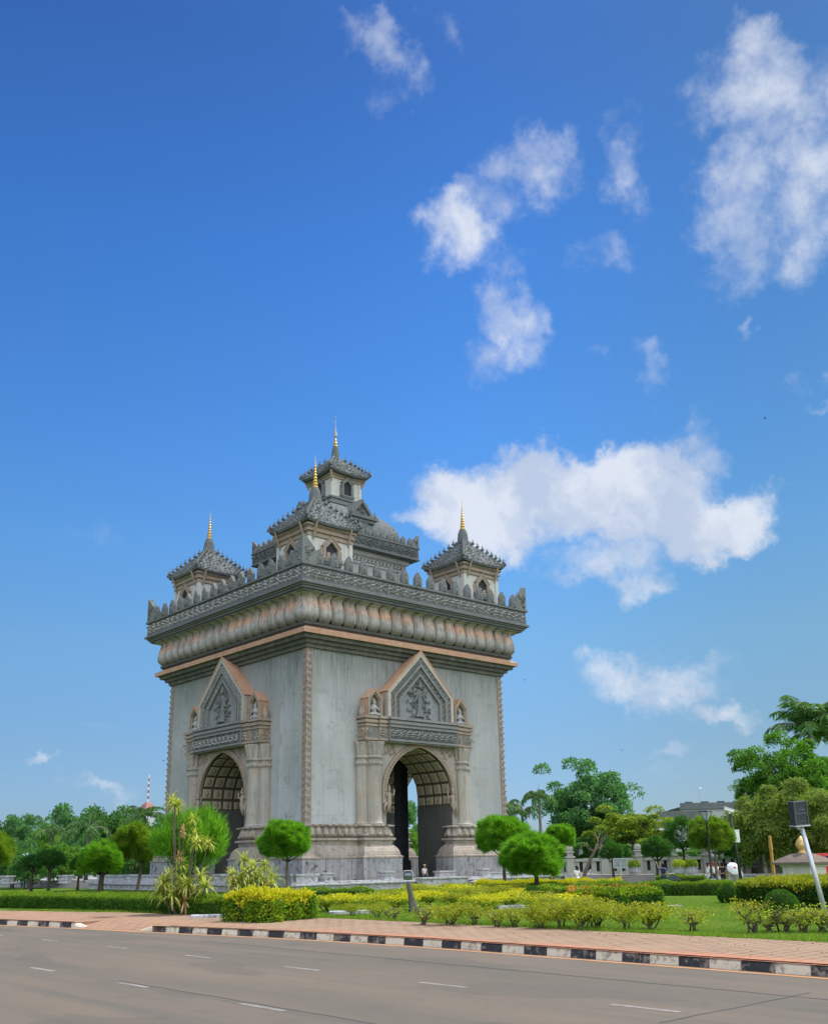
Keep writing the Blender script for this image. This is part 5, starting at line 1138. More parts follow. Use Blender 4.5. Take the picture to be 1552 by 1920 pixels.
for i, (px, D) in enumerate(MID):
    P = at(px, D*KD); k = (0, 5, 1, 3, 5)[i % 5]; s = 1.0+.2*((i*7) % 4)/3; o = link('golden_shrub', SH[k], None, P, i*1.7, (s*1.25, s*1.25, s*.74))
    tag(o, ['airy golden shrub', 'dense golden shrub', 'bushy golden shrub'][i % 3]+', '+ORD[i % 20]+(' from the left' if i < 20 else ' more, at the right end')+' in the bed before the terrace', 'shrub', G_M)

# strap-leaved clumps
def strap_head(seed, n=42, L=.62, wd=.05, mats=(LM_VAR,), droop=1.0, lo=-.5):
    rg = np.random.default_rng(seed); V = []
    for i in range(n):
        a = 2.4*i+rg.uniform(-.3, .3); el = 1.35-(1.35-lo)*(i/n)**.8; p = np.zeros(3); l = L*rg.uniform(.7, 1.1); s = np.array([-math.sin(a), math.cos(a), 0]); w0 = wd*.6; 
        for k in range(3):
            d = np.array([math.cos(a)*math.cos(el), math.sin(a)*math.cos(el), math.sin(el)]); q = p+d*l/3; w1 = wd*(1.0, .9, .06)[k]
            V.append([p-s*w0/2, p+s*w0/2, q+s*w1/2, q-s*w1/2]); p, w0 = q, w1; el -= .45*droop*rg.uniform(.6, 1.3)
    return quads('leaf_head', np.array(V), list(mats))
HM = [strap_head(81, 52), strap_head(82, 44), strap_head(83, 60, .55)]; HD_ = strap_head(84, 22, .42, .06, (LM_DEAD,), .5, -1.4)
def clump(label, bx, D, heads, dead, hs, seed):
    P = at(bx, D); t = empty('strap_leaf_clump', P); tag(t, label, 'plant'); r = random.Random(seed); b = MB(); lst = [(h, False) for h in heads]+[(h, True) for h in dead]
    for i, ((hx, hy), dd) in enumerate(lst):
        dz = r.uniform(-.7, .7); q = at(hx, D+dz); z = zat(hx, hy, D+dz)-.2; tip = Vector((q[0]-P[0], q[1]-P[1], z)); base = Vector((tip.x*.45+r.uniform(-.15, .15), tip.y*.45+r.uniform(-.15, .15), -.05))
        b.tube([base, base.lerp(tip, .5)+Vector((r.uniform(-.09, .09), r.uniform(-.09, .09), 0)), tip], [.034, .024, .02], 6)
        s = hs*r.uniform(.95, 1.3)*(1.25 if z < 1.6 else 1); link('dead_leaf_head' if dd else 'leaf_head', HD_ if dd else HM[i % 3], t, tip, r.random()*6, s)
    link('stems', b.mesh('stems', M_BARK), t); return t
clump('tall clump of spiky yellow green strap leaved plants on thin bare stems', 345, 47.2, [(324, 1512), (318, 1504), (330, 1508), (359, 1537), (364, 1566), (368, 1583), (389, 1584), (339, 1623), (309, 1655), (318, 1648), (336, 1655), (352, 1662), (378, 1648), (388, 1665), (342, 1682), (306, 1672), (325, 1680), (366, 1672)], [(342, 1558), (336, 1606), (350, 1690)], 1.0, 1)
clump('low dense clump of spiky yellow leaves behind the bright golden hedge', 470, 45, [(457, 1614), (476, 1626), (498, 1624), (436, 1643), (451, 1655), (466, 1639), (486, 1645), (507, 1661), (461, 1663), (476, 1661), (492, 1660), (444, 1668), (512, 1648), (480, 1672)], [(502, 1668), (440, 1655)], 1.0, 2)

# lawn edge grass
rg = np.random.default_rng(9); n = 150000; xs = -35.2+rg.uniform(0, 1, n)**1.5*22; ys = rg.uniform(-72, -25, n)
e = np.interp(ys, [p[1] for p in GL], [p[0] for p in GL]); xs = e-.05+(xs+35.2)+.12*np.sin(ys*3.1)*np.cos(ys*1.3)-.0; P = np.stack([xs, ys, np.full(n, .19)], 1)
hh = .05+.12*np.exp(-(xs-e)/.9)*rg.uniform(.2, 1, n)
o = link('grass', quads('grass', leaves(P, norm(np.stack([rg.normal(size=n)*.5, rg.normal(size=n)*.5, np.ones(n)], 1)), hh*rg.uniform(.7, 1.6, n), .016, rg, .3), [LM_GRASS])); tag(o, kind='stuff')

n = 620; ys = rg.uniform(-72, -28, n); k0 = np.interp(ys, [p[1] for p in KL], [p[0] for p in KL]); g0 = np.interp(ys, [p[1] for p in GL], [p[0] for p in GL]); f = rg.uniform(0, 1, n)**.45; xs = k0+.4+(g0-k0+.6)*f
P = np.stack([xs, ys, np.where(xs < g0, .226, .235)], 1); D = norm(np.stack([rg.normal(size=n), rg.normal(size=n), rg.uniform(0, .35, n)], 1))
o = link('fallen_leaves', quads('fallen_leaves', leaves(P, D, rg.uniform(.03, .075, n), .035, rg), [leafmat('dry_leaf', [(.16, .09, .04), (.30, .19, .08), (.42, .33, .18)], .1, 3)])); tag(o, kind='stuff')
# ------------------------------------------------------------------ terrace around the monument
TER = empty('stone_terrace', (0, 0, 0)); tag(TER, 'low whitewashed stone terrace with wave carving under the arch, stained black', 'terrace')
tp = [(-16, 19), (-16, -16), (12, -16), (16, -16), (16, 19)]
def tpart(nm, b, mt, par=None): o = b.build(nm, mt, par or TER); fixnormals(o.data); return o
b = MB(); b.polyloft(tp, [(.25, .1), (.25, .28), (.05, .32), (.05, .62), (.3, .66), (.3, .76), (.12, .78), (.12, .92), (-1.0, .92), (-1.0, .24)], cap1=False); tpart('terrace_wall', b, M_WHITE)
b = MB(); b.polyloft(tp, [(-.9, .22), (-.9, .3)]); tpart('court_floor', b, M_PAVE)
b = MB(); r = random.Random(2)
for (p, q) in zip(tp[:2]+[tp[1]], [tp[1], tp[2], tp[3]]):
    pass
for (p, q, nn) in (((-16.07, 19), (-16.07, -16), (-1, 0, 0)), ((-16, -16.07), (16, -16.07), (0, -1, 0))):
    p, q = Vector((*p, .47)), Vector((*q, .47)); u = (q-p).normalized(); L = (q-p).length; n = int(L/1.1)
    for i in range(n):
        c = p+u*(i+.5)*L/n; N = Vector(nn)
        for s in (-1, 1): b.bump(c+u*s*.27, (u+Vector((0, 0, .32*s))).normalized(), Vector((0, 0, 1)), N, .32, .06, .09)
        b.bump(c+Vector((0, 0, -.08)), u, Vector((0, 0, 1)), N, .12, .08, .08); b.bump(c+u*L/n*.5+Vector((0, 0, .06)), u, Vector((0, 0, 1)), N, .1, .08, .08)
tpart('wave_carving', b, stone('bright_whitewash', (.72, .70, .69), (.3, .29, .29), (.6, .55, .5), patch=1, streak=.3, bump=.4, darkamt=.5))
def rail(x0, y0, x1, y1, h=.62):
    b = MB(); X0, X1 = sorted((x0, x1)); Y0, Y1 = sorted((y0, y1)); w_ = .16
    b.box(X0-w_, X1+w_, Y0-w_, Y1+w_, .92, .92+h*.75); b.box(X0-w_-.1, X1+w_+.1, Y0-w_-.1, Y1+w_+.1, .92+h*.75, .92+h); tpart('terrace_rail', b, M_WHITE)
rail(-15.6, -15.3, -15.6, -5.6); rail(-15.6, 5.0, -15.6, 18.5); rail(-15.3, -15.6, -13.6, -15.6); rail(5.5, -15.6, 15.6, -15.6, .3)
def blockpost(x, y, s=.5):
    b = MB(); n = 12
    for k in range(4):
        pass
    b.squares([(s, .92), (s, 1.02), (s*.86, 1.05), (s*.86, 1.42), (s*1.06, 1.47), (s*1.06, 1.58)], (x, y))
    for i in range(5):
        f = (i+.5)/5*2-1
        for (dx, dy, u) in ((f*s*.8, -s*.87, (1, 0, 0)), (-s*.87, f*s*.8, (0, 1, 0))):
            b.bump((x+dx, y+dy, 1.24), u, (0, 0, 1), (0, -1, 0) if u[0] else (-1, 0, 0), .07, .16, .05)
    tpart('terrace_post', b, M_WHITE)
for x, y in ((-12.6, -15.5), (-6.4, -15.5), (-15.5, -4.9), (-15.5, 4.4), (-15.5, 11.5), (5.0, -15.5)): blockpost(x, y)
# landing in front of the right archway
b = MB(); b.box(-3.6, 1.6, -17.0, -16.13, .2, .86); b.box(-3.7, 1.75, -17.15, -16.13, .86, 1.0); b.box(-3.4, 1.3, -17.04, -17.0, .35, .7); tpart('terrace_landing', b, M_WHITE)
b = MB(); b.loft([[(2.4, -17.0, .2), (4.6, -17.0, .2), (4.6, -16.15, .2), (2.4, -16.15, .2)], [(2.4, -17.0, .5), (4.6, -17.0, .9), (4.6, -16.15, .9), (2.4, -16.15, .5)]])
tpart('stair_flank', b, M_PLINTH)
b = MB(); b.box(-1.0, .9, -14.4, -13.7, .3, 1.32); b.box(-1.1, 1.0, -14.5, -13.65, 1.32, 1.45); o = tpart('counter', b, M_WHITE); o.location = (2.0, .3, 0)
# broad steps left of the terrace with end blocks
ST = empty('stone_steps', (-16, 28, 0)); tag(ST, 'broad stained stone steps between two plain blocks, left of the carved terrace wall', 'steps')
b = MB()
for i in range(4): b.box(.1+i*.42, 3.0, -8.2, 8.2, .15, .36+i*.19)
tpart('steps', b, stone('worn_step_stone', (.33, .31, .30), (.10, .10, .10), (.36, .31, .27), patch=.5, streak=.2, bump=.6, darkamt=.7), ST)
for s, y in ((-1, -8.9), (1, 8.9)):
    b = MB(); b.box(-.1, 4.5, y-.65, y+.65, .1, .75); b.box(-.35, 4.7, y-.85, y+.85, .75, .95); b.box(-.25, 1.2, y-.7, y+.7, .95, 1.1); tpart('end_block', b, M_WHITE, ST)
G_P = 'fluted stone pots on the left steps'
for i, (px, D, lb) in enumerate(((18, 96, 'fluted white stone pot block at the far left of the steps'), (126, 92, 'fluted white stone pot block on top of the left steps'))):
    P = at(px, D, .95); b = MB(); b.squares([(.52, 0), (.52, .08), (.44, .12), (.46, .55), (.58, .6), (.58, .74)])
    for k in range(5):
        for (dx, dy, u) in (((k-2)*.17, -.46, (1, 0, 0)), (-.46, (k-2)*.17, (0, 1, 0))): b.bump((dx, dy, .33), u, (0, 0, 1), (0, -1, 0) if u[0] else (-1, 0, 0), .06, .18, .05)
    o = b.build('stone_pot_block', M_WHITE, None, False, (P[0], P[1], .95)); fixnormals(o.data); tag(o, lb, 'stone pot', G_P)
b = MB(); b.polyloft([(-16.1, 80), (-16.1, 38), (20, 38), (20, 80)], [(.1, .1), (.1, .62), (.3, .66), (.3, .76), (.1, .78), (.1, .9)]); o = b.build('low_terrace_wall', M_WHITE); fixnormals(o.data); tag(o, 'low whitewashed wall left of the broad stone steps', 'wall')

# right-hand wall, steps, fence, gate post things
b = MB(); b.box(12.0, 13.0, -62, -29.6, .1, .78); b.box(11.9, 13.1, -62, -29.6, .78, .9); o = b.build('low_stone_wall', M_WHITE); fixnormals(o.data); tag(o, 'long low grey stone wall behind the people, under the white fence', 'wall')
ST2 = empty('stone_steps', (11.5, -25, 0)); tag(ST2, 'grey stone steps behind the sign board pole, in front of the silver van', 'steps'); b = MB()
for i in range(4): b.box(i*.42, 3.2, -4.4, 4.4, .15, .34+i*.17)
tpart('steps', b, bpy.data.materials['worn_step_stone'], ST2); b = MB(); b.box(-.3, 3.2, -5.3, -4.4, .1, .95); b.box(-.3, 3.2, 4.4, 5.3, .1, .95); tpart('end_block', b, M_WHITE, ST2)
FEN = empty('white_fence', at(1278, 98, .2), -YAW+.04); tag(FEN, 'long pale stone fence with dark slots and tall finial posts', 'fence')
M_FEN = stone('pale_fence_plaster', (.38, .375, .345), (.15, .15, .14), (.34, .31, .26), patch=.6, streak=.4, bump=.3, darkamt=.35)
b = MB(); x0, x1 = -11.5, 13.0; b.box(x0, x1, -.15, .15, 0, .85); b.box(x0, x1, -.22, .22, 1.78, 2.05); n = 30
for i in range(n):
    x = x0+(x1-x0)*(i+.5)/n; b.box(x-.24, x+.24, -.11, .11, .85, 1.78)
tpart('fence_rail', b, M_FEN, FEN); b = MB(); b.box(x0, x1, .13, .17, .8, 1.8); tpart('fence_backing', b, M_DARK, FEN)
for i in range(8):
    x = x0+.6+3.3*i; b = MB(); b.squares([(.36, 0), (.36, 2.1), (.46, 2.14), (.46, 2.26), (.28, 2.3), (.28, 2.6), (.4, 2.64), (.36, 2.76)], (x, 0)); b.ball((x, 0, 3.02), .36, 10, 6, 1, .6, .95); tpart('fence_post', b, M_FEN, FEN)
def gate(px, D, label):
    P = at(px, D); t = empty('scroll_gate', P, YAW*-1); tag(t, label, 'gate', 'wrought iron scroll gates'); b = MB()
    for q in (-1, 1):
        for i in range(6):
            x = q*(.25+i*.3); h = 3.0-.22*i; b.tube([(x, 0, .9), (x, 0, h-.2)], .035, 5); b.tube([(x+.13*math.cos(a*.8), 0, h-.2+.13*math.sin(a*.8)) for a in range(9)], .03, 5)
    b.tube([(-1.95, 0, 1.8), (-1, 0, 2.6), (0, 0, 3.2), (1, 0, 2.6), (1.95, 0, 1.8)], .05, 5); b.box(-1.95, 1.95, -.04, .04, 1.0, 1.1); b.build('gate_leaf', plain('dark_iron', (.05, .055, .06), .5, .6), t)
    b = MB(); b.squares([(.18, 0), (.18, 2.2), (.26, 2.25), (.26, 2.4), (.05, 2.7)], (2.2, 0)); b.squares([(.18, 0), (.18, 2.2), (.26, 2.25), (.26, 2.4), (.05, 2.7)], (-2.2, 0)); o = b.build('gate_posts', M_FEN, t)
gate(1429, 94, 'iron scroll gate in the fence left of the golden post'); gate(1474, 94, 'iron scroll gate in the fence right of the golden post')
# gold post
P = at(1446, 70); t = empty('golden_post', P); tag(t, 'slim golden post with square sides in front of the fence gates', 'post'); b = MB(); b.squares([(.14, 0), (.14, .3), (.09, .35), (.08, 2.4), (.10, 2.45), (.075, 3.2)]); b.build('shaft', plain('dull_gold_paint', (.42, .24, .05), .5, .3), t); b = MB(); b.squares([(.08, 3.2), (.09, 3.28), (.03, 3.42)]); b.build('cap', bpy.data.materials['dull_gold_paint'], t)
# white pillar with lotus bud finial
P = at(1504, 56); t = empty('boundary_pillar', P, -.05); tag(t, 'squat white pillar with dark tiled cap and golden lotus bud finial', 'pillar'); b = MB(); b.squares([(.95, 0), (.95, .2), (.82, .25), (.82, 1.45), (.9, 1.5), (.9, 1.6)])
b.build('body', stone('creamy_pillar_plaster', (.66, .63, .55), (.25, .24, .21), (.6, .5, .38), patch=.8, streak=.6, bump=.3, darkamt=.2), t)
b = MB(); b.squares([(1.2, 1.6), (1.22, 1.72), (.85, 1.95), (.5, 2.12), (.3, 2.2)]); b.build('cap', stone('brown_tiled_cap', (.20, .165, .13), (.06, .055, .05), (.26, .2, .15), patch=1.2, streak=.5, bump=.8), t)
b = MB(); b.lathe([(.28, 2.18), (.22, 2.26), (.14, 2.32), (.2, 2.4), (.32, 2.58), (.33, 2.68), (.26, 2.85), (.12, 3.0), (.02, 3.12)], 14); b.build('finial', plain('ochre_gold', (.62, .40, .14), .5, .2, .25), t, True)
b = MB()
for s in (-1, 1):
    for i in range(7): b.bump((s*(.1+.05*i), -.83, .75+.08*math.sin(i)), (1, 0, .3), (0, 0, 1), (0, -1, 0), .11, .06, .05)
b.build('emblem', bpy.data.materials['ochre_gold'], t)
# potted plants
def potted(px, D, s, label, leafm):
    P = at(px, D, .9 if D > 70 else .2); t = empty('potted_plant', P); tag(t, label, 'potted plant', 'white box planters by the low wall'); b = MB(); b.squares([(.42, 0), (.42, .1), (.5, .15), (.54, .65), (.6, .7), (.6, .8), (.5, .8), (.48, .7)]); b.build('planter', M_WHITE, t)
    link('bush', s, t, (0, 0, 1.08), 0, (.8, .8, .58)); t.scale = (.72, .72, .72)
def bushm(seed, m):
    rg = np.random.default_rng(seed); n = 2600; d = sphere_dirs(n, rg); P = d*rg.uniform(.6, 1, n)[:, None]; return quads('bush', leaves(P, norm(d+rg.normal(size=(n, 3))*.7), .16, .09, rg), [m])
b1, b2 = bushm(1, LM_GOLDS), bushm(2, LM_SHRUB)
potted(1293, 84, b1, 'white box planter with a full yellow green bush', LM_GOLDS); potted(1271, 84, b2, 'white box planter with a thin reddish bush', LM_SHRUB); potted(1187, 90, b1, 'white box planter near the sign board', LM_GOLDS)

# lamp post, camera pole, floodlight pole, sign, small lights
M_BLACK = plain('black_paint', (.022, .024, .027), .45); M_GALV = plain('galvanised_steel', (.48, .50, .52), .45, .55, .15, 14)
P = at(1330, 59); t = empty('street_lamp', P); tag(t, 'black park lamp post with banded base and flared lantern beside the dark hedge', 'street lamp'); hL = zat(1319, 1522, 59)-.2
b = MB(); b.lathe([(.32, 0), (.32, .05), (.26, .08), (.25, .62), (.29, .65), (.29, .72), (.2, .76), (.2, .9), (.1, 1.0), (.07, 1.1), (.05, hL-.7), (.09, hL-.66), (.04, hL-.55)], 14); b.build('post', M_BLACK, t, True)
b = MB(); b.lathe([(.255, .56), (.262, .57), (.262, .62), (.255, .63)], 14); b.lathe([(.205, .8), (.21, .81), (.21, .85), (.205, .86)], 14); b.build('bands', plain('pale_band', (.5, .5, .48), .5), t)
b = MB(); b.squares([(.08, hL-.5), (.24, hL-.02)]); b.build('lantern_glass', plain('frosted_lantern_glass', (.34, .38, .40), .2), t)
b = MB(); b.squares([(.27, hL-.02), (.25, hL+.02), (.05, hL+.09)])
for q in (-1, 1):
    for s in (-1, 1): b.tube([(q*.08, s*.08, hL-.52), (q*.245, s*.245, hL-.01)], .02, 5)
b.build('lantern_frame', M_BLACK, t)
P = at(1385, 66.5); t = empty('camera_pole', P); tag(t, 'black pole with white cabinet and white security camera on top', 'camera pole'); hz_ = zat(1376, 1526, 66.5)-.2; lx = at(1376, 66.5)-P
b = MB(); b.tube([(0, 0, -.1), (lx[0]*.5, lx[1]*.5, hz_*.5), (lx[0], lx[1], hz_)], [.11, .09, .08], 10); b.lathe([(.2, 0), (.2, .05), (.12, .08)], 12); b.build('pole', M_BLACK, t, True)
zb = zat(1377, 1569, 66.5)-.2; f = zb/hz_; b = MB(); b.box(-.27, .27, -.36, -.08, -.38, .38); b.box(-.3, .3, -.39, -.05, .38, .43); b.box(-.2, .2, -.375, -.36, -.3, .3); o = b.build('cabinet', plain('white_cabinet_paint', (.68, .70, .70), .4, 0, .06), t); o.location = (lx[0]*f-.12, lx[1]*f, zb); o.rotation_euler.z = -.5
b = MB(); b.box(-.4, .22, -.1, .1, -.08, .09); b.box(-.46, .25, -.13, .13, .09, .12); b.box(-.04, .04, -.04, .04, -.25, -.08); o = b.build('camera', bpy.data.materials['white_cabinet_paint'], t); o.location = (lx[0]+.05, lx[1], hz_+.22); o.rotation_euler = (0, .32, -.7)
P = at(1538, 31.2); tpx = at(1508, 31.2)-P; hz_ = zat(1508, 1549, 31.2)-.2; t = empty('floodlight_pole', P); tag(t, 'leaning galvanised pole carrying a dark square floodlight box at the right edge', 'floodlight')
b = MB(); b.tube([(0, 0, -.1), (tpx[0]*.5, tpx[1]*.5, hz_*.5), (tpx[0], tpx[1], hz_)], [.085, .075, .07], 12); b.build('pole', M_GALV, t, True)
ax = at(1505, 31.2)-P
def fl_part(nm, b, m): o = b.build(nm, m, t); o.location = (float(ax[0]), float(ax[1]), zat(1505, 1525, 31.2)-.2); o.rotation_euler = (R(4), R(-3.5), -YAW+.35); return o
b = MB(); b.box(-.25, .25, -.12, .12, -.36, .36); fl_part('floodlight_box', b, plain('dark_slate_metal', (.035, .04, .048), .55, .2, .3)); b = MB()
for z in (-.36, -.02, .33): b.box(-.25, .25, -.15, -.12, z, z+.025)
for z in (-.25, .1): b.box(-.08, .16, -.145, -.12, z, z+.02); b.tube([(-.2, -.135, z-.08), (.2, -.135, z+.18)], .008, 4)
for x in (-.25, .225): b.box(x, x+.025, -.15, -.12, -.36, .36)
fl_part('box_ribs', b, plain('slate_rib', (.10, .115, .13), .5, .3)); b = MB(); b.box(-.28, .28, -.16, .14, -.40, -.362); b.box(-.07, .07, -.06, .06, -.5, -.4); fl_part('bracket', b, M_GALV)
P = at(1161, 72); t = empty('sign_board', P, -YAW); tag(t, 'blank grey back of a sign board on a thin pole before the stone steps', 'sign'); b = MB(); b.tube([(0, 0, -.1), (0, 0, 1.75)], .04, 8); b.build('pole', M_GALV, t); zb = zat(1161, 1619, 72)-.2; b = MB(); b.box(-.46, .46, .045, .07, zb-.32, zb+.32); b.build('board', plain('grey_board', (.20, .23, .23), .6, 0, .15), t)
b = MB(); b.box(-.48, .48, .03, .045, zb+.3, zb+.335); b.box(-.48, .48, .03, .045, zb-.335, zb-.3); b.box(-.49, -.46, .03, .075, zb-.335, zb+.335); b.box(.46, .49, .03, .075, zb-.335, zb+.335); b.build('board_frame', M_GALV, t)
for i, (px, py, D, lb) in enumerate(((51, 1606, 108, 'blue grey globe lamp at the left side of the wood'), (161, 1594, 108, 'blue grey globe lamp above the small bright trimmed tree'))):
    P = at(px, D); z = zat(px, py, D)-.2; t = empty('globe_lamp', P); tag(t, lb, 'street lamp', 'globe lamps in the wood'); b = MB(); b.lathe([(.14, 0), (.07, .3), (.05, z)], 8); b.build('post', M_BLACK, t); b = MB()
    for q in (-1, 0, 1): b.ball((q*.4, 0, z+.15-.1*abs(q)), .2, 8, 6)
    b.build('globes', plain('blue_grey_globe', (.30, .40, .46), .3), t, True); b = MB(); b.tube([(-.4, 0, z-.1), (0, 0, z-.2), (.4, 0, z-.1)], .03, 5); b.build('arms', M_BLACK, t)
# spotlight on a stump
P = at(775, 45.2); t = empty('spotlight_stump', P); tag(t, 'mossy grey stump carrying a square spotlight in the golden shrubs', 'spotlight'); zt = zat(768, 1654, 45.2)-.2; lx = at(764, 45.2)-P; b = MB(); rr = random.Random(3)
b.loft([[((lx[0]*f)+r_*(1+.18*math.sin(i*2.3+k))*math.cos(i*math.pi/5), (lx[1]*f)+r_*(1+.18*math.sin(i*1.7+k))*math.sin(i*math.pi/5), z) for i in range(10)] for k, (f, r_, z) in enumerate(((-.1, .26, -.05), (.2, .2, .2), (.5, .14, zt*.5), (.8, .12, zt*.8), (1, .1, zt)))]); b.build('stump', stone('mossy_stump', (.12, .12, .10), (.06, .06, .05), (.18, .2, .1), patch=3, streak=.6, fine=12, bump=1), t, True)
zs_ = zat(763, 1643, 45.2)-.2; b = MB(); b.box(-.15, .15, -.1, .1, -.1, .1); b.box(-.18, .18, -.13, -.1, -.12, .12); o = b.build('spotlight_head', plain('grey_lamp_metal', (.22, .24, .26), .4, .6), t); o.location = (float(lx[0]), float(lx[1]), zs_); o.rotation_euler = (R(35), 0, -YAW)
b = MB(); b.tube([(-.21, 0, zt-zs_-.02), (-.23, 0, .1), (-.15, 0, .22), (.15, 0, .22), (.23, 0, .1), (.21, 0, zt-zs_-.02)], .022, 6); b.tube([(0, 0, zt-zs_-.05), (0, 0, -.1)], .03, 6); o = b.build('bracket', M_GALV, t); o.location = (float(lx[0]), float(lx[1]), zs_); o.rotation_euler.z = -YAW
P = at(437, 52); t = empty('dome_floodlight', P, -YAW); tag(t, 'round white floodlight hood in the hedge beside the spiky clump', 'floodlight'); b = MB(); b.lathe([(.36, .0), (.37, .3), (.33, .5), (.22, .68), (.05, .76)], 14); b.build('hood', plain('white_lamp_hood', (.62, .64, .66), .35), t, True); b = MB(); b.tube([(.4, 0, 0), (.42, 0, .45), (.25, 0, .78), (0, 0, .86)], .03, 6); b.build('guard', M_GALV, t)
G_F = 'dark wedge floodlights on the ground'
for px, D, lb in ((1068, 66, 'dark wedge shaped floodlight cover beside the crooked tree'), (1259, 76, 'dark wedge shaped floodlight cover on the low wall behind the person in blue')):
    P = at(px, D, .2 if D < 70 else .62); b = MB(); b.prism([(-.75, 0), (.75, 0), (.45, .5), (-.25, .75)], -.3, .3); b.box(-.8, .8, -.36, .36, -.02, .06); b.tube([(-.3, -.33, .3), (.45, -.33, .3)], .03, 5); o = b.build('wedge_floodlight', plain('dark_cover', (.05, .065, .075), .5), None, False, P, -YAW); fixnormals(o.data); o.scale = (.8 if D < 70 else .6,)*3; tag(o, lb, 'floodlight', G_F)
b = MB(); b.loft([[(-.95, -.4, 0), (.95, -.4, 0), (.95, .4, 0), (-.95, .4, 0)], [(-1.05, -.45, .35), (1.05, -.45, .35), (1.05, .45, .35), (-1.05, .45, .35)], [(-.98, -.38, .42), (.98, -.38, .42), (.98, .38, .42), (-.98, .38, .42)]])
m, tt, p, o_ = newmat('blue_green_stripe'); c = coords(tt); sp_ = tt.new('ShaderNodeSeparateXYZ'); tt.link(c, sp_.inputs[0]); tt.link(tt.mix(tt.mapr(sp_.outputs['X'], -.25, .1), (.03, .22, .6), (.03, .45, .24)), p.inputs['Base Color']); p.inputs['Roughness'].default_value = .5
P = at(1026, 68, .3); o = b.build('plastic_tub', m, None, False, P, -YAW); fixnormals(o.data); tag(o, 'blue and green plastic tub in front of the brown haired person', 'tub')
# stone slabs in the planting
G_ST = 'pale stone slabs in the planting'
for px, D, w_, rz, lb in ((660, 41.5, 1.0, .2, 'pale stone slab lying under the golden shrubs'), (395, 40.4, .75, .1, 'pale kerb slab at the foot of the hedge by the pavement'), (958, 43.5, .7, 0, 'weathered stone slab left of the clipped ball bush'), (1252, 43, .4, .3, 'round grey manhole stone on the open lawn')):
    P = at(px, D*KD, .19); b = MB(); h = .16 if w_ > .5 else .05; b.loft([[(-w_, -.2, 0), (w_, -.2, 0), (w_, .25, 0), (-w_, .25, 0)], [(-w_, -.2, h*.8), (w_, -.2, h*.8), (w_, .25, h*.8), (-w_, .25, h*.8)], [(-w_+.04, -.16, h), (w_-.04, -.16, h), (w_-.04, .21, h), (-w_+.04, .21, h)]]); o = b.build('stone_slab', M_WHITE, None, False, P, -YAW+rz); tag(o, lb, 'stone slab', G_ST)

# ------------------------------------------------------------------ vehicles
M_GLASS = plain('dark_car_glass', (.02, .03, .045), .08, 0, .05, 3, spec=.6); M_TYRE = plain('tyre_rubber', (.02, .02, .02), .85)
def van(label, P, rz, colr, metal):
    t = empty('parked_van', P, rz); tag(t, label, 'van'); mt = plain('van_paint_'+('silver' if metal else 'red'), colr, .28, .6 if metal else 0, .04)
    secs = [(-2.25, .38, .95, 1.02, .80), (-2.2, .3, 1.0, 1.75, .70), (-1.9, .28, 1.05, 1.88, .70), (0, .26, 1.05, 1.92, .72), (.75, .26, 1.05, 1.82, .68), (1.45, .28, 1.0, 1.12, .8), (2.1, .32, .92, .98, .76), (2.25, .4, .75, .8, .7)]
    b = MB(); b.loft([[(x, -.84, z0), (x, -.88, zm), (x, -hw, zt), (x, hw, zt), (x, .88, zm), (x, .84, z0)] for x, z0, zm, zt, hw in secs]); o = b.build('body', mt, t); fixnormals(o.data)
    bv = o.modifiers.new('bevel', 'BEVEL'); bv.width = .05; bv.segments = 2
    for s in (-1, 1):
        b = MB()
        for x0, x1 in ((-1.95, -1.1), (-1.02, -.1), (-.02, .78)): b.face([(x0, s*.885, 1.1), (x1, s*.885, 1.1), (x1-(.25 if x1 > .7 else 0), s*.775, 1.7), (x0+.05, s*.775, 1.72)])
        b.build('side_windows', M_GLASS, t)
    b = MB(); b.face([(-2.262, -.68, 1.12), (-2.262, .68, 1.12), (-2.225, .6, 1.68), (-2.225, -.6, 1.68)]); b.build('rear_window', M_GLASS, t)
    b = MB(); b.face([(.86, -.62, 1.78), (.86, .62, 1.78), (1.46, .7, 1.17), (1.46, -.7, 1.17)]); b.build('windscreen', M_GLASS, t)
    for s in (-1, 1): b = MB(); b.box(-2.3, -2.2, *sorted((s*.66, s*.86)), .9, 1.2); b.build('tail_light', plain('red_lens', (.45, .03, .02), .25), t)
    b = MB(); b.box(-2.33, -2.2, -.85, .85, .38, .6); b.build('bumper', mt, t)
    b = MB(); b.box(-2.34, -2.3, -.26, .26, .68, .8); b.build('number_plate', plain('yellow_plate', (.6, .45, .1), .5), t)
    for x in (-1.4, 1.4):
        for s in (-1, 1):
            b = MB(); vs = []
            b.loft([[(x+r_*math.cos(a*.5236), s*y, .33+r_*math.sin(a*.5236)) for a in range(12)] for r_, y in ((.2, .72), (.33, .74), (.33, .9), (.2, .92))]); wl = b.build('wheel', M_TYRE, t); fixnormals(wl.data)
            b = MB(); b.loft([[(x+r_*math.cos(a*.5236), s*y, .33+r_*math.sin(a*.5236)) for a in range(12)] for r_, y in ((.2, .921), (.06, .935))]); b.build('rim', M_GALV, wl)
    return t
P = at(1106, 100, .35); van('silver van parked behind the stone steps, rear window facing the lawn', P, R(205)-YAW*0+R(-8), (.55, .58, .6), True)
P = at(1545, 74, .45); van('red van half hidden behind the pillar at the right edge', P, R(-60), (.55, .03, .025), False)

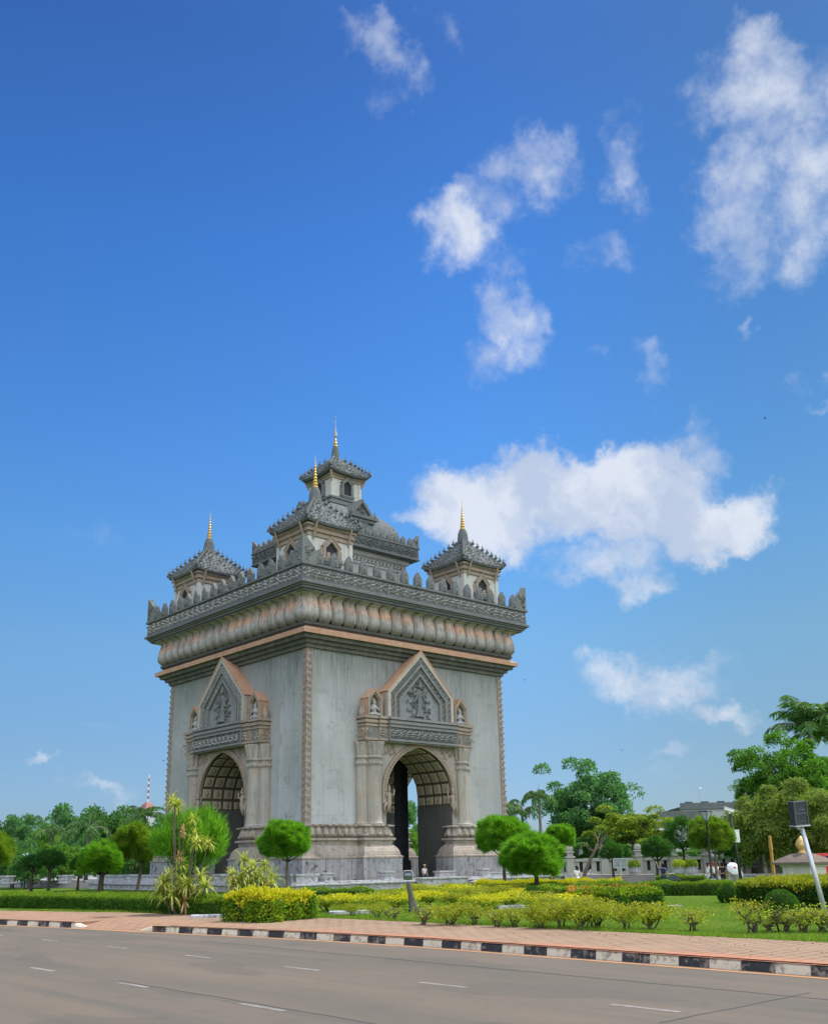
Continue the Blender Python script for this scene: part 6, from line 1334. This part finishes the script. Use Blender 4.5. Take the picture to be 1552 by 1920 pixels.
# ------------------------------------------------------------------ far buildings and masts
def building(label, px, D, wpx, z0, z1, mt, rows, rz=0, deep=10):
    P = at(px, D); w_ = wpx/FPX*D/2; t = empty('concrete_building', P, -YAW+rz); tag(t, label, 'building'); b = MB(); b.box(-w_, w_, 0, deep, 0, z1); o = b.build('walls', mt, t); fixnormals(o.data)
    b = MB(); b.box(-w_-.3, w_+.3, -.3, deep+.3, z1, z1+.35); b.box(-w_-.1, w_+.1, -.12, .1, z1+.35, z1+1.0); b.build('parapet', M_ROOF, t)
    for z in rows:
        n = max(2, int(w_*2/2.6))
        for i in range(n):
            x = -w_+(i+.5)*2*w_/n; b = MB(); b.box(x-.62, x+.62, -.03, .05, z, z+1.3); wv = b.build('window', M_GLASS, t); b = MB(); b.box(x-.75, x+.75, -.14, 0, z-.16, z-.04); b.build('sill', mt, wv)
    return t
M_BW = stone('white_building_wall', (.62, .64, .66), (.3, .31, .32), (.56, .55, .52), patch=.2, streak=.4, bump=.2, darkamt=.15); M_BG = stone('grey_building_wall', (.40, .42, .43), (.15, .16, .17), (.4, .38, .35), patch=.2, streak=.6, bump=.3, darkamt=.4)
building('low white building with flat grey roof behind the trees', 1282, 150, 84, 0, zat(1280, 1536, 150), M_BW, (3.0, 6.2)); t = building('taller grey concrete building with long flat roof, antenna on top', 1345, 165, 116, 0, zat(1345, 1519, 165), M_BG, (6.0, 9.4), R(-4)); t_ = t
zt = zat(1330, 1519, 165); b = MB(); b.tube([(-1.6, 2, zt), (-1.6, 2, zt+3.6)], .07, 6); b.tube([(-1.6, 2, zt+3.5), (-1.2, 2, zt+3.4)], .06, 5); b.build('roof_antenna', M_GALV, t_)
building('pale blue white house behind the crooked tree', 1058, 138, 66, 0, zat(1058, 1576, 138), stone('bluish_house_wall', (.52, .60, .64), (.3, .34, .36), (.5, .55, .55), patch=.2, streak=.3, bump=.2, darkamt=.1), (2.2,))
building('pale grey house behind the weeping tree and golden post', 1455, 112, 80, 0, zat(1450, 1562, 112), M_BG, (3.2,)); building('white columned house behind the red van', 1500, 118, 60, 0, zat(1500, 1568, 118), M_BW, (3.0,))
P = at(272, 230); t = empty('red_roof_mast', P); tag(t, 'red pitched roof with a red and white striped mast, over the left wood', 'tower'); zr = zat(272, 1506, 230); b = MB(); b.squares([(1.4, 0), (1.4, zr-1.6)]); b.build('walls', M_BW, t); b = MB(); b.squares([(1.7, zr-1.7), (.8, zr-.5), (.15, zr)]); b.build('roof', stone('red_roof', (.36, .17, .15), (.2, .08, .07), (.5, .25, .2), patch=.3), t); ztm = zat(272, 1456, 230); n = 9
for k in range(n):
    b = MB(); z0, z1 = zr+(ztm-zr)*k/n, zr+(ztm-zr)*(k+1)/n; s0 = .13-.06*k/n
    for q in ((-1, -1), (1, -1), (1, 1), (-1, 1)): b.tube([(q[0]*s0, q[1]*s0, z0), (q[0]*(s0-.03), q[1]*(s0-.03), z1)], .035, 4)
    b.tube([(-s0, -s0, z0), (s0, -s0, z1)], .04, 4); b.tube([(-s0, s0, z1), (-s0, -s0, z0)], .04, 4); b.tube([(s0, -s0, z0), (s0, s0, z1)], .04, 4)
    b.build('mast_section', plain('mast_red', (.42, .05, .05), .5) if k % 2 else plain('mast_white', (.75, .75, .75), .5), t)
P = at(166, 200); b = MB(); b.tube([(0, 0, 0), (0, 0, zat(166, 1488, 200))], [.16, .05], 6); b.lathe([(.4, 0), (.3, .4), (.16, .6)], 8); o = b.build('lightning_mast', M_GALV, None, False, P); tag(o, 'thin grey spike mast rising from the middle of the left wood', 'mast')
# birds
for i, (px, py, D, lb) in enumerate(((298, 1427, 150, 'tiny dark bird left of the arch'), (1181, 1407, 150, 'tiny dark bird above the large loose tree'), (1535, 783, 120, 'tiny dark bird high at the right picture edge'), (998, 1275, 150, 'tiny dark bird right of the great ledge'))):
    P = at(px, D); z = zat(px, py, D); b = MB(); b.ball((0, 0, 0), .13, 8, 6, 2.2, 1, .9); b.add([(.1, .08, .05), (-.15, .08, .05), (-.2, .75, .28), (.02, .8, .3)], [(0, 1, 2, 3)]); b.add([(.1, -.08, .05), (-.15, -.08, .05), (-.2, -.75, .28), (.02, -.8, .3)], [(3, 2, 1, 0)]); b.add([(-.25, .06, 0), (-.25, -.06, 0), (-.5, -.12, .02), (-.5, .12, .02)], [(0, 1, 2, 3)])
    o = b.build('bird', M_BLACK, None, False, (P[0], P[1], z), i); o.scale = (.45, .45, .45); tag(o, lb, 'bird', 'birds in the sky')

# ------------------------------------------------------------------ people
M_SKIN = plain('skin', (.42, .25, .17), .6, 0, .08)
def cloth(name, c): return plain(name, c, .85, 0, .12, 12)
def skinned(name, verts, edges, rad, mat, parent, root=0, sub=1):
    me = bpy.data.meshes.new(name); me.from_pydata(verts, edges, []); me.materials.append(mat); o = link(name, me, parent); md = o.modifiers.new('Skin', 'SKIN'); md.use_smooth_shade = True
    for i, r_ in enumerate(rad): me.skin_vertices[0].data[i].radius = (r_, r_) if not isinstance(r_, tuple) else r_
    me.skin_vertices[0].data[root].use_root = True
    s = o.modifiers.new('Sub', 'SUBSURF'); s.levels = sub; s.render_levels = sub; return o
def person(label, px, D, face, h, shirt, legs, hair, arms=None, hairlen=.1, z=.2, skirt=False, hat=None, stride=.1, lean=0.0, group=None):
    """standing figure facing -y locally; arms = ((elbow, wrist) left, right)"""
    P = at(px, D, z); t = empty('person', P, face); tag(t, label, 'person', group); k = h/1.65; t.scale = (k, k, k)
    ar = arms or (((-.25, .02, 1.1), (-.23, -.1, .88)), ((.25, .02, 1.1), (.23, -.1, .88)))
    V = [(0, 0, .92), (0, .01, 1.08), (0, .01-lean*.3, 1.26), (0, -lean*.5, 1.38), (0, -.01-lean*.6, 1.46), (0, -.02-lean*.7, 1.53), (0, -.02-lean*.75, 1.62)]
    E = [(0, 1), (1, 2), (2, 3), (3, 4), (4, 5), (5, 6)]; Rr = [(.13, .1), (.115, .09), (.14, .095), (.13, .085), .05, (.075, .085), (.07, .08)]
    for s, (el, wr) in zip((-1, 1), ar):
        b0 = len(V); el, wr = Vector(el), Vector(wr); d = (wr-el).normalized(); hnd = wr+d*.07; V += [(s*.17, -lean*.5, 1.36), tuple(el), tuple(wr), tuple(hnd)]; Rr += [.058, .042, .03, (.036, .022)]; E += [(3, b0), (b0, b0+1), (b0+1, b0+2), (b0+2, b0+3)]
        a = d.cross(Vector((0.2, 1, .1))).normalized()
        for q in range(4): V.append(tuple(hnd+d*(.05+.012*(q in (1, 2)))+a*(q-1.5)*.02+Vector((0, -.01, 0)))); Rr.append(.009); E.append((b0+3, len(V)-1))
        V.append(tuple(wr+d*.05+a*.045)); Rr.append(.01); E.append((b0+2, len(V)-1))
    for s in (-1, 1):
        b0 = len(V); st = s*stride; V += [(s*.09, 0, .86), (s*.1, -.02-st*.5, .48), (s*.1, .03+st*.6-st, .08), (s*.11, -.12-st*.4, .035)]; Rr += [.09, .062, .042, (.042, .03)]; E += [(0, b0), (b0, b0+1), (b0+1, b0+2), (b0+2, b0+3)]
    skinned('body', V, E, Rr, M_SKIN, t)
    b = MB(); hx = V[6]; b.bump((hx[0], hx[1]-.078, hx[2]-.035), (1, 0, 0), (0, 0, 1), (0, -1, 0), .014, .026, .022); b.bump((hx[0], hx[1]-.075, hx[2]-.085), (1, 0, 0), (0, 0, 1), (0, -1, 0), .026, .008, .008)
    for s in (-1, 1): b.ball((hx[0]+s*.03, hx[1]-.074, hx[2]-.005), .011, 6, 4); b.ball((hx[0]+s*.08, hx[1]+.005, hx[2]-.03), .022, 6, 4, .5, 1, 1.4)
    b.build('face', M_SKIN, t, True)
    sv, se, sr = [V[0], V[1], V[2], V[3]], [(0, 1), (1, 2), (2, 3)], [(.155, .12), (.14, .112), (.16, .115), (.135, .095)]
    for s, i in ((-1, 7), (1, 16)):
        b0 = len(sv); e = Vector(V[i]).lerp(Vector(V[i+1]), .75); sv += [V[i], tuple(e)]; sr += [.072, .062]; se += [(3, b0), (b0, b0+1)]
    skinned('shirt', sv, se, sr, shirt, t)
    l0 = 25
    if skirt:
        b = MB(); b.loft([[(r_*math.cos(a*.524), r_*.75*math.sin(a*.524), z_) for a in range(12)] for r_, z_ in ((.16, .98), (.2, .8), (.26, .35))]); b.build('skirt', legs, t, True)
    else:
        lv, le, lr = [V[0]], [], [(.15, .115)]
        for i in (len(V)-8, len(V)-4):
            b0 = len(lv); lv += [V[i], V[i+1], tuple(Vector(V[i+2])+Vector((0, 0, .03)))]; lr += [.102, .078, .062]; le += [(0, b0), (b0, b0+1), (b0+1, b0+2)]
        skinned('trousers', lv, le, lr, legs, t)
    b = MB(); x, y, zz = hx; b.ball((x, y+.018, zz+.025), .102, 12, 8, .95, 1.0, 1.0); b.loft([[(x+r_*math.cos(a*.628+.0), y+.05+r_*.6*abs(math.sin(a*.314))*1.2, z_) for a in range(10)] for r_, z_ in ((.09, zz+.03), (.1, zz-.08), (.085, zz-.08-hairlen))]); b.build('hair', hair, t, True)
    if hat: b = MB(); b.lathe([(.11, 0), (.108, .06), (.07, .11), (.01, .12)], 12, (x, y, zz+.035)); b.box(x-.08, x+.08, y-.2, y-.08, zz+.04, zz+.055); b.build('cap', hat, t)
    return t
H_BLK, H_BRN, H_RED = cloth('black_hair', (.015, .013, .012)), cloth('brown_hair', (.09, .035, .02)), cloth('red_brown_hair', (.28, .06, .03))
C_WHT, C_BLU, C_JEAN, C_BLK, C_TAN = cloth('white_cloth', (.74, .74, .75)), cloth('bright_blue_cloth', (.045, .13, .55)), cloth('dark_jeans', (.025, .05, .11)), cloth('black_cloth', (.02, .02, .025)), cloth('tan_cloth', (.42, .33, .24))
UPARM = ((-.3, -.12, 1.34), (-.22, -.3, 1.68)); DN = ((.25, .02, 1.1), (.23, -.12, .9))
away = -YAW+math.pi
p1 = person('person in blue shirt with backpack, arm raised to take a photo', 1240, 70.0, away, 1.62, C_BLU, C_JEAN, H_BLK, (((-.25, .02, 1.1), (-.23, -.12, .9)), ((.3, -.1, 1.42), (.36, -.2, 1.74))), .14)
b = MB(); b.loft([[(x_*.15+.03, .1+y_, 1.0+.36*z_) for x_, y_ in ((-1, 0), (1, 0), (.85, .17), (-.85, .17))] for z_ in (0, .2, .8, 1)]); o = b.build('backpack', C_BLK, None, False, tuple(p1.location), away); fixnormals(o.data); tag(o, 'black backpack worn by the person in blue', 'backpack')
person('person all in white reaching one arm out toward the left', 1323, 71.0, R(70), 1.6, C_WHT, C_WHT, H_BLK, (((-.2, -.2, 1.2), (-.16, -.45, 1.28)), ((.2, -.22, 1.2), (.15, -.45, 1.3))), .1, lean=.12)
person('person with long red brown hair and white top beside the lamp post', 1335, 70.0, away+.5, 1.66, C_WHT, C_BLK, H_RED, (((-.26, -.05, 1.1), (-.2, -.25, 1.0)), ((.26, -.05, 1.1), (.2, -.25, 1.05))), .34)
person('person in a loose white coat between red hair and black outfit', 1343, 72.1, away+1.2, 1.6, C_WHT, C_WHT, H_BLK, (((-.27, -.08, 1.2), (-.1, -.25, 1.4)), DN), .18)
person('person in black outfit with white sleeves next to the umbrellas', 1351, 71.0, away-.6, 1.62, C_BLK, C_BLK, H_BLK, None, .2)
p6 = person('person in tan clothes holding the umbrellas', 1358, 71.0, R(120), 1.6, C_TAN, C_TAN, H_BLK, (((-.24, -.12, 1.15), (-.15, -.32, 1.25)), ((.24, -.12, 1.15), (.15, -.32, 1.25))), .12)
person('person with long black hair in white, seen behind the crooked trunk', 1079, 72.1, away+.3, 1.55, C_WHT, C_WHT, H_BLK, None, .42)
person('brown haired person bending behind the blue and green tub', 1033, 71.0, R(10), 1.5, C_TAN, C_JEAN, H_BRN, None, .2, lean=.5)
person('person in white shirt and pale cap standing behind the terrace wall at the right archway', 795, 90.5, R(-10), 1.62, C_WHT, C_JEAN, H_BLK, None, .05, z=.3, hat=cloth('peach_cap', (.62, .42, .3)))
def umbrella(label, px, py, D, mat, tilt, rz, r_=.62, logo=None):
    P = at(px, D); z = zat(px, py, D); t = empty('umbrella', (P[0], P[1], z), rz); tag(t, label, 'umbrella', 'umbrellas held by the group'); t.rotation_euler = (tilt[0], tilt[1], rz); n = 8; rings = []
    for f in (0.02, .35, .7, 1.0):
        rings.append([(r_*f*math.cos(a*math.pi/8)*(1 if a % 2 == 0 else .965), r_*f*math.sin(a*math.pi/8)*(1 if a % 2 == 0 else .965), .28*(1-f*f)) for a in range(16)])
    b = MB(); b.loft(rings, False, False); o = b.build('canopy', mat, t); sd = o.modifiers.new('thick', 'SOLIDIFY'); sd.thickness = .006
    b = MB(); b.tube([(0, 0, .34), (0, 0, -.55)], .011, 6)
    for a in range(8): b.tube([(0, 0, -.02), (r_*.5*math.cos(a*math.pi/4), r_*.5*math.sin(a*math.pi/4), .19)], .005, 4)
    b.build('frame', M_GALV, t)
    if logo: b = MB(); b.face([(.02+.1*math.cos(a*.314), -.13+.11*math.sin(a*.314), .30*(1-((.02+.1*math.cos(a*.314))/r_)**2-((-.13+.11*math.sin(a*.314))/r_)**2)+.015) for a in range(11)]); b.build('red_mark', cloth('umbrella_red', (.55, .04, .06)), t)
umbrella('white umbrella with a small red fan mark, tilted toward the lawn', 1372, 1629, 70.5, cloth('umbrella_white', (.78, .79, .84)), (R(58), R(22), ), -YAW-.15, .46, True)
umbrella('grey umbrella turned away below the white one', 1377, 1641, 71.2, cloth('umbrella_grey', (.36, .34, .33)), (R(75), R(-28)), -YAW+.2, .46)
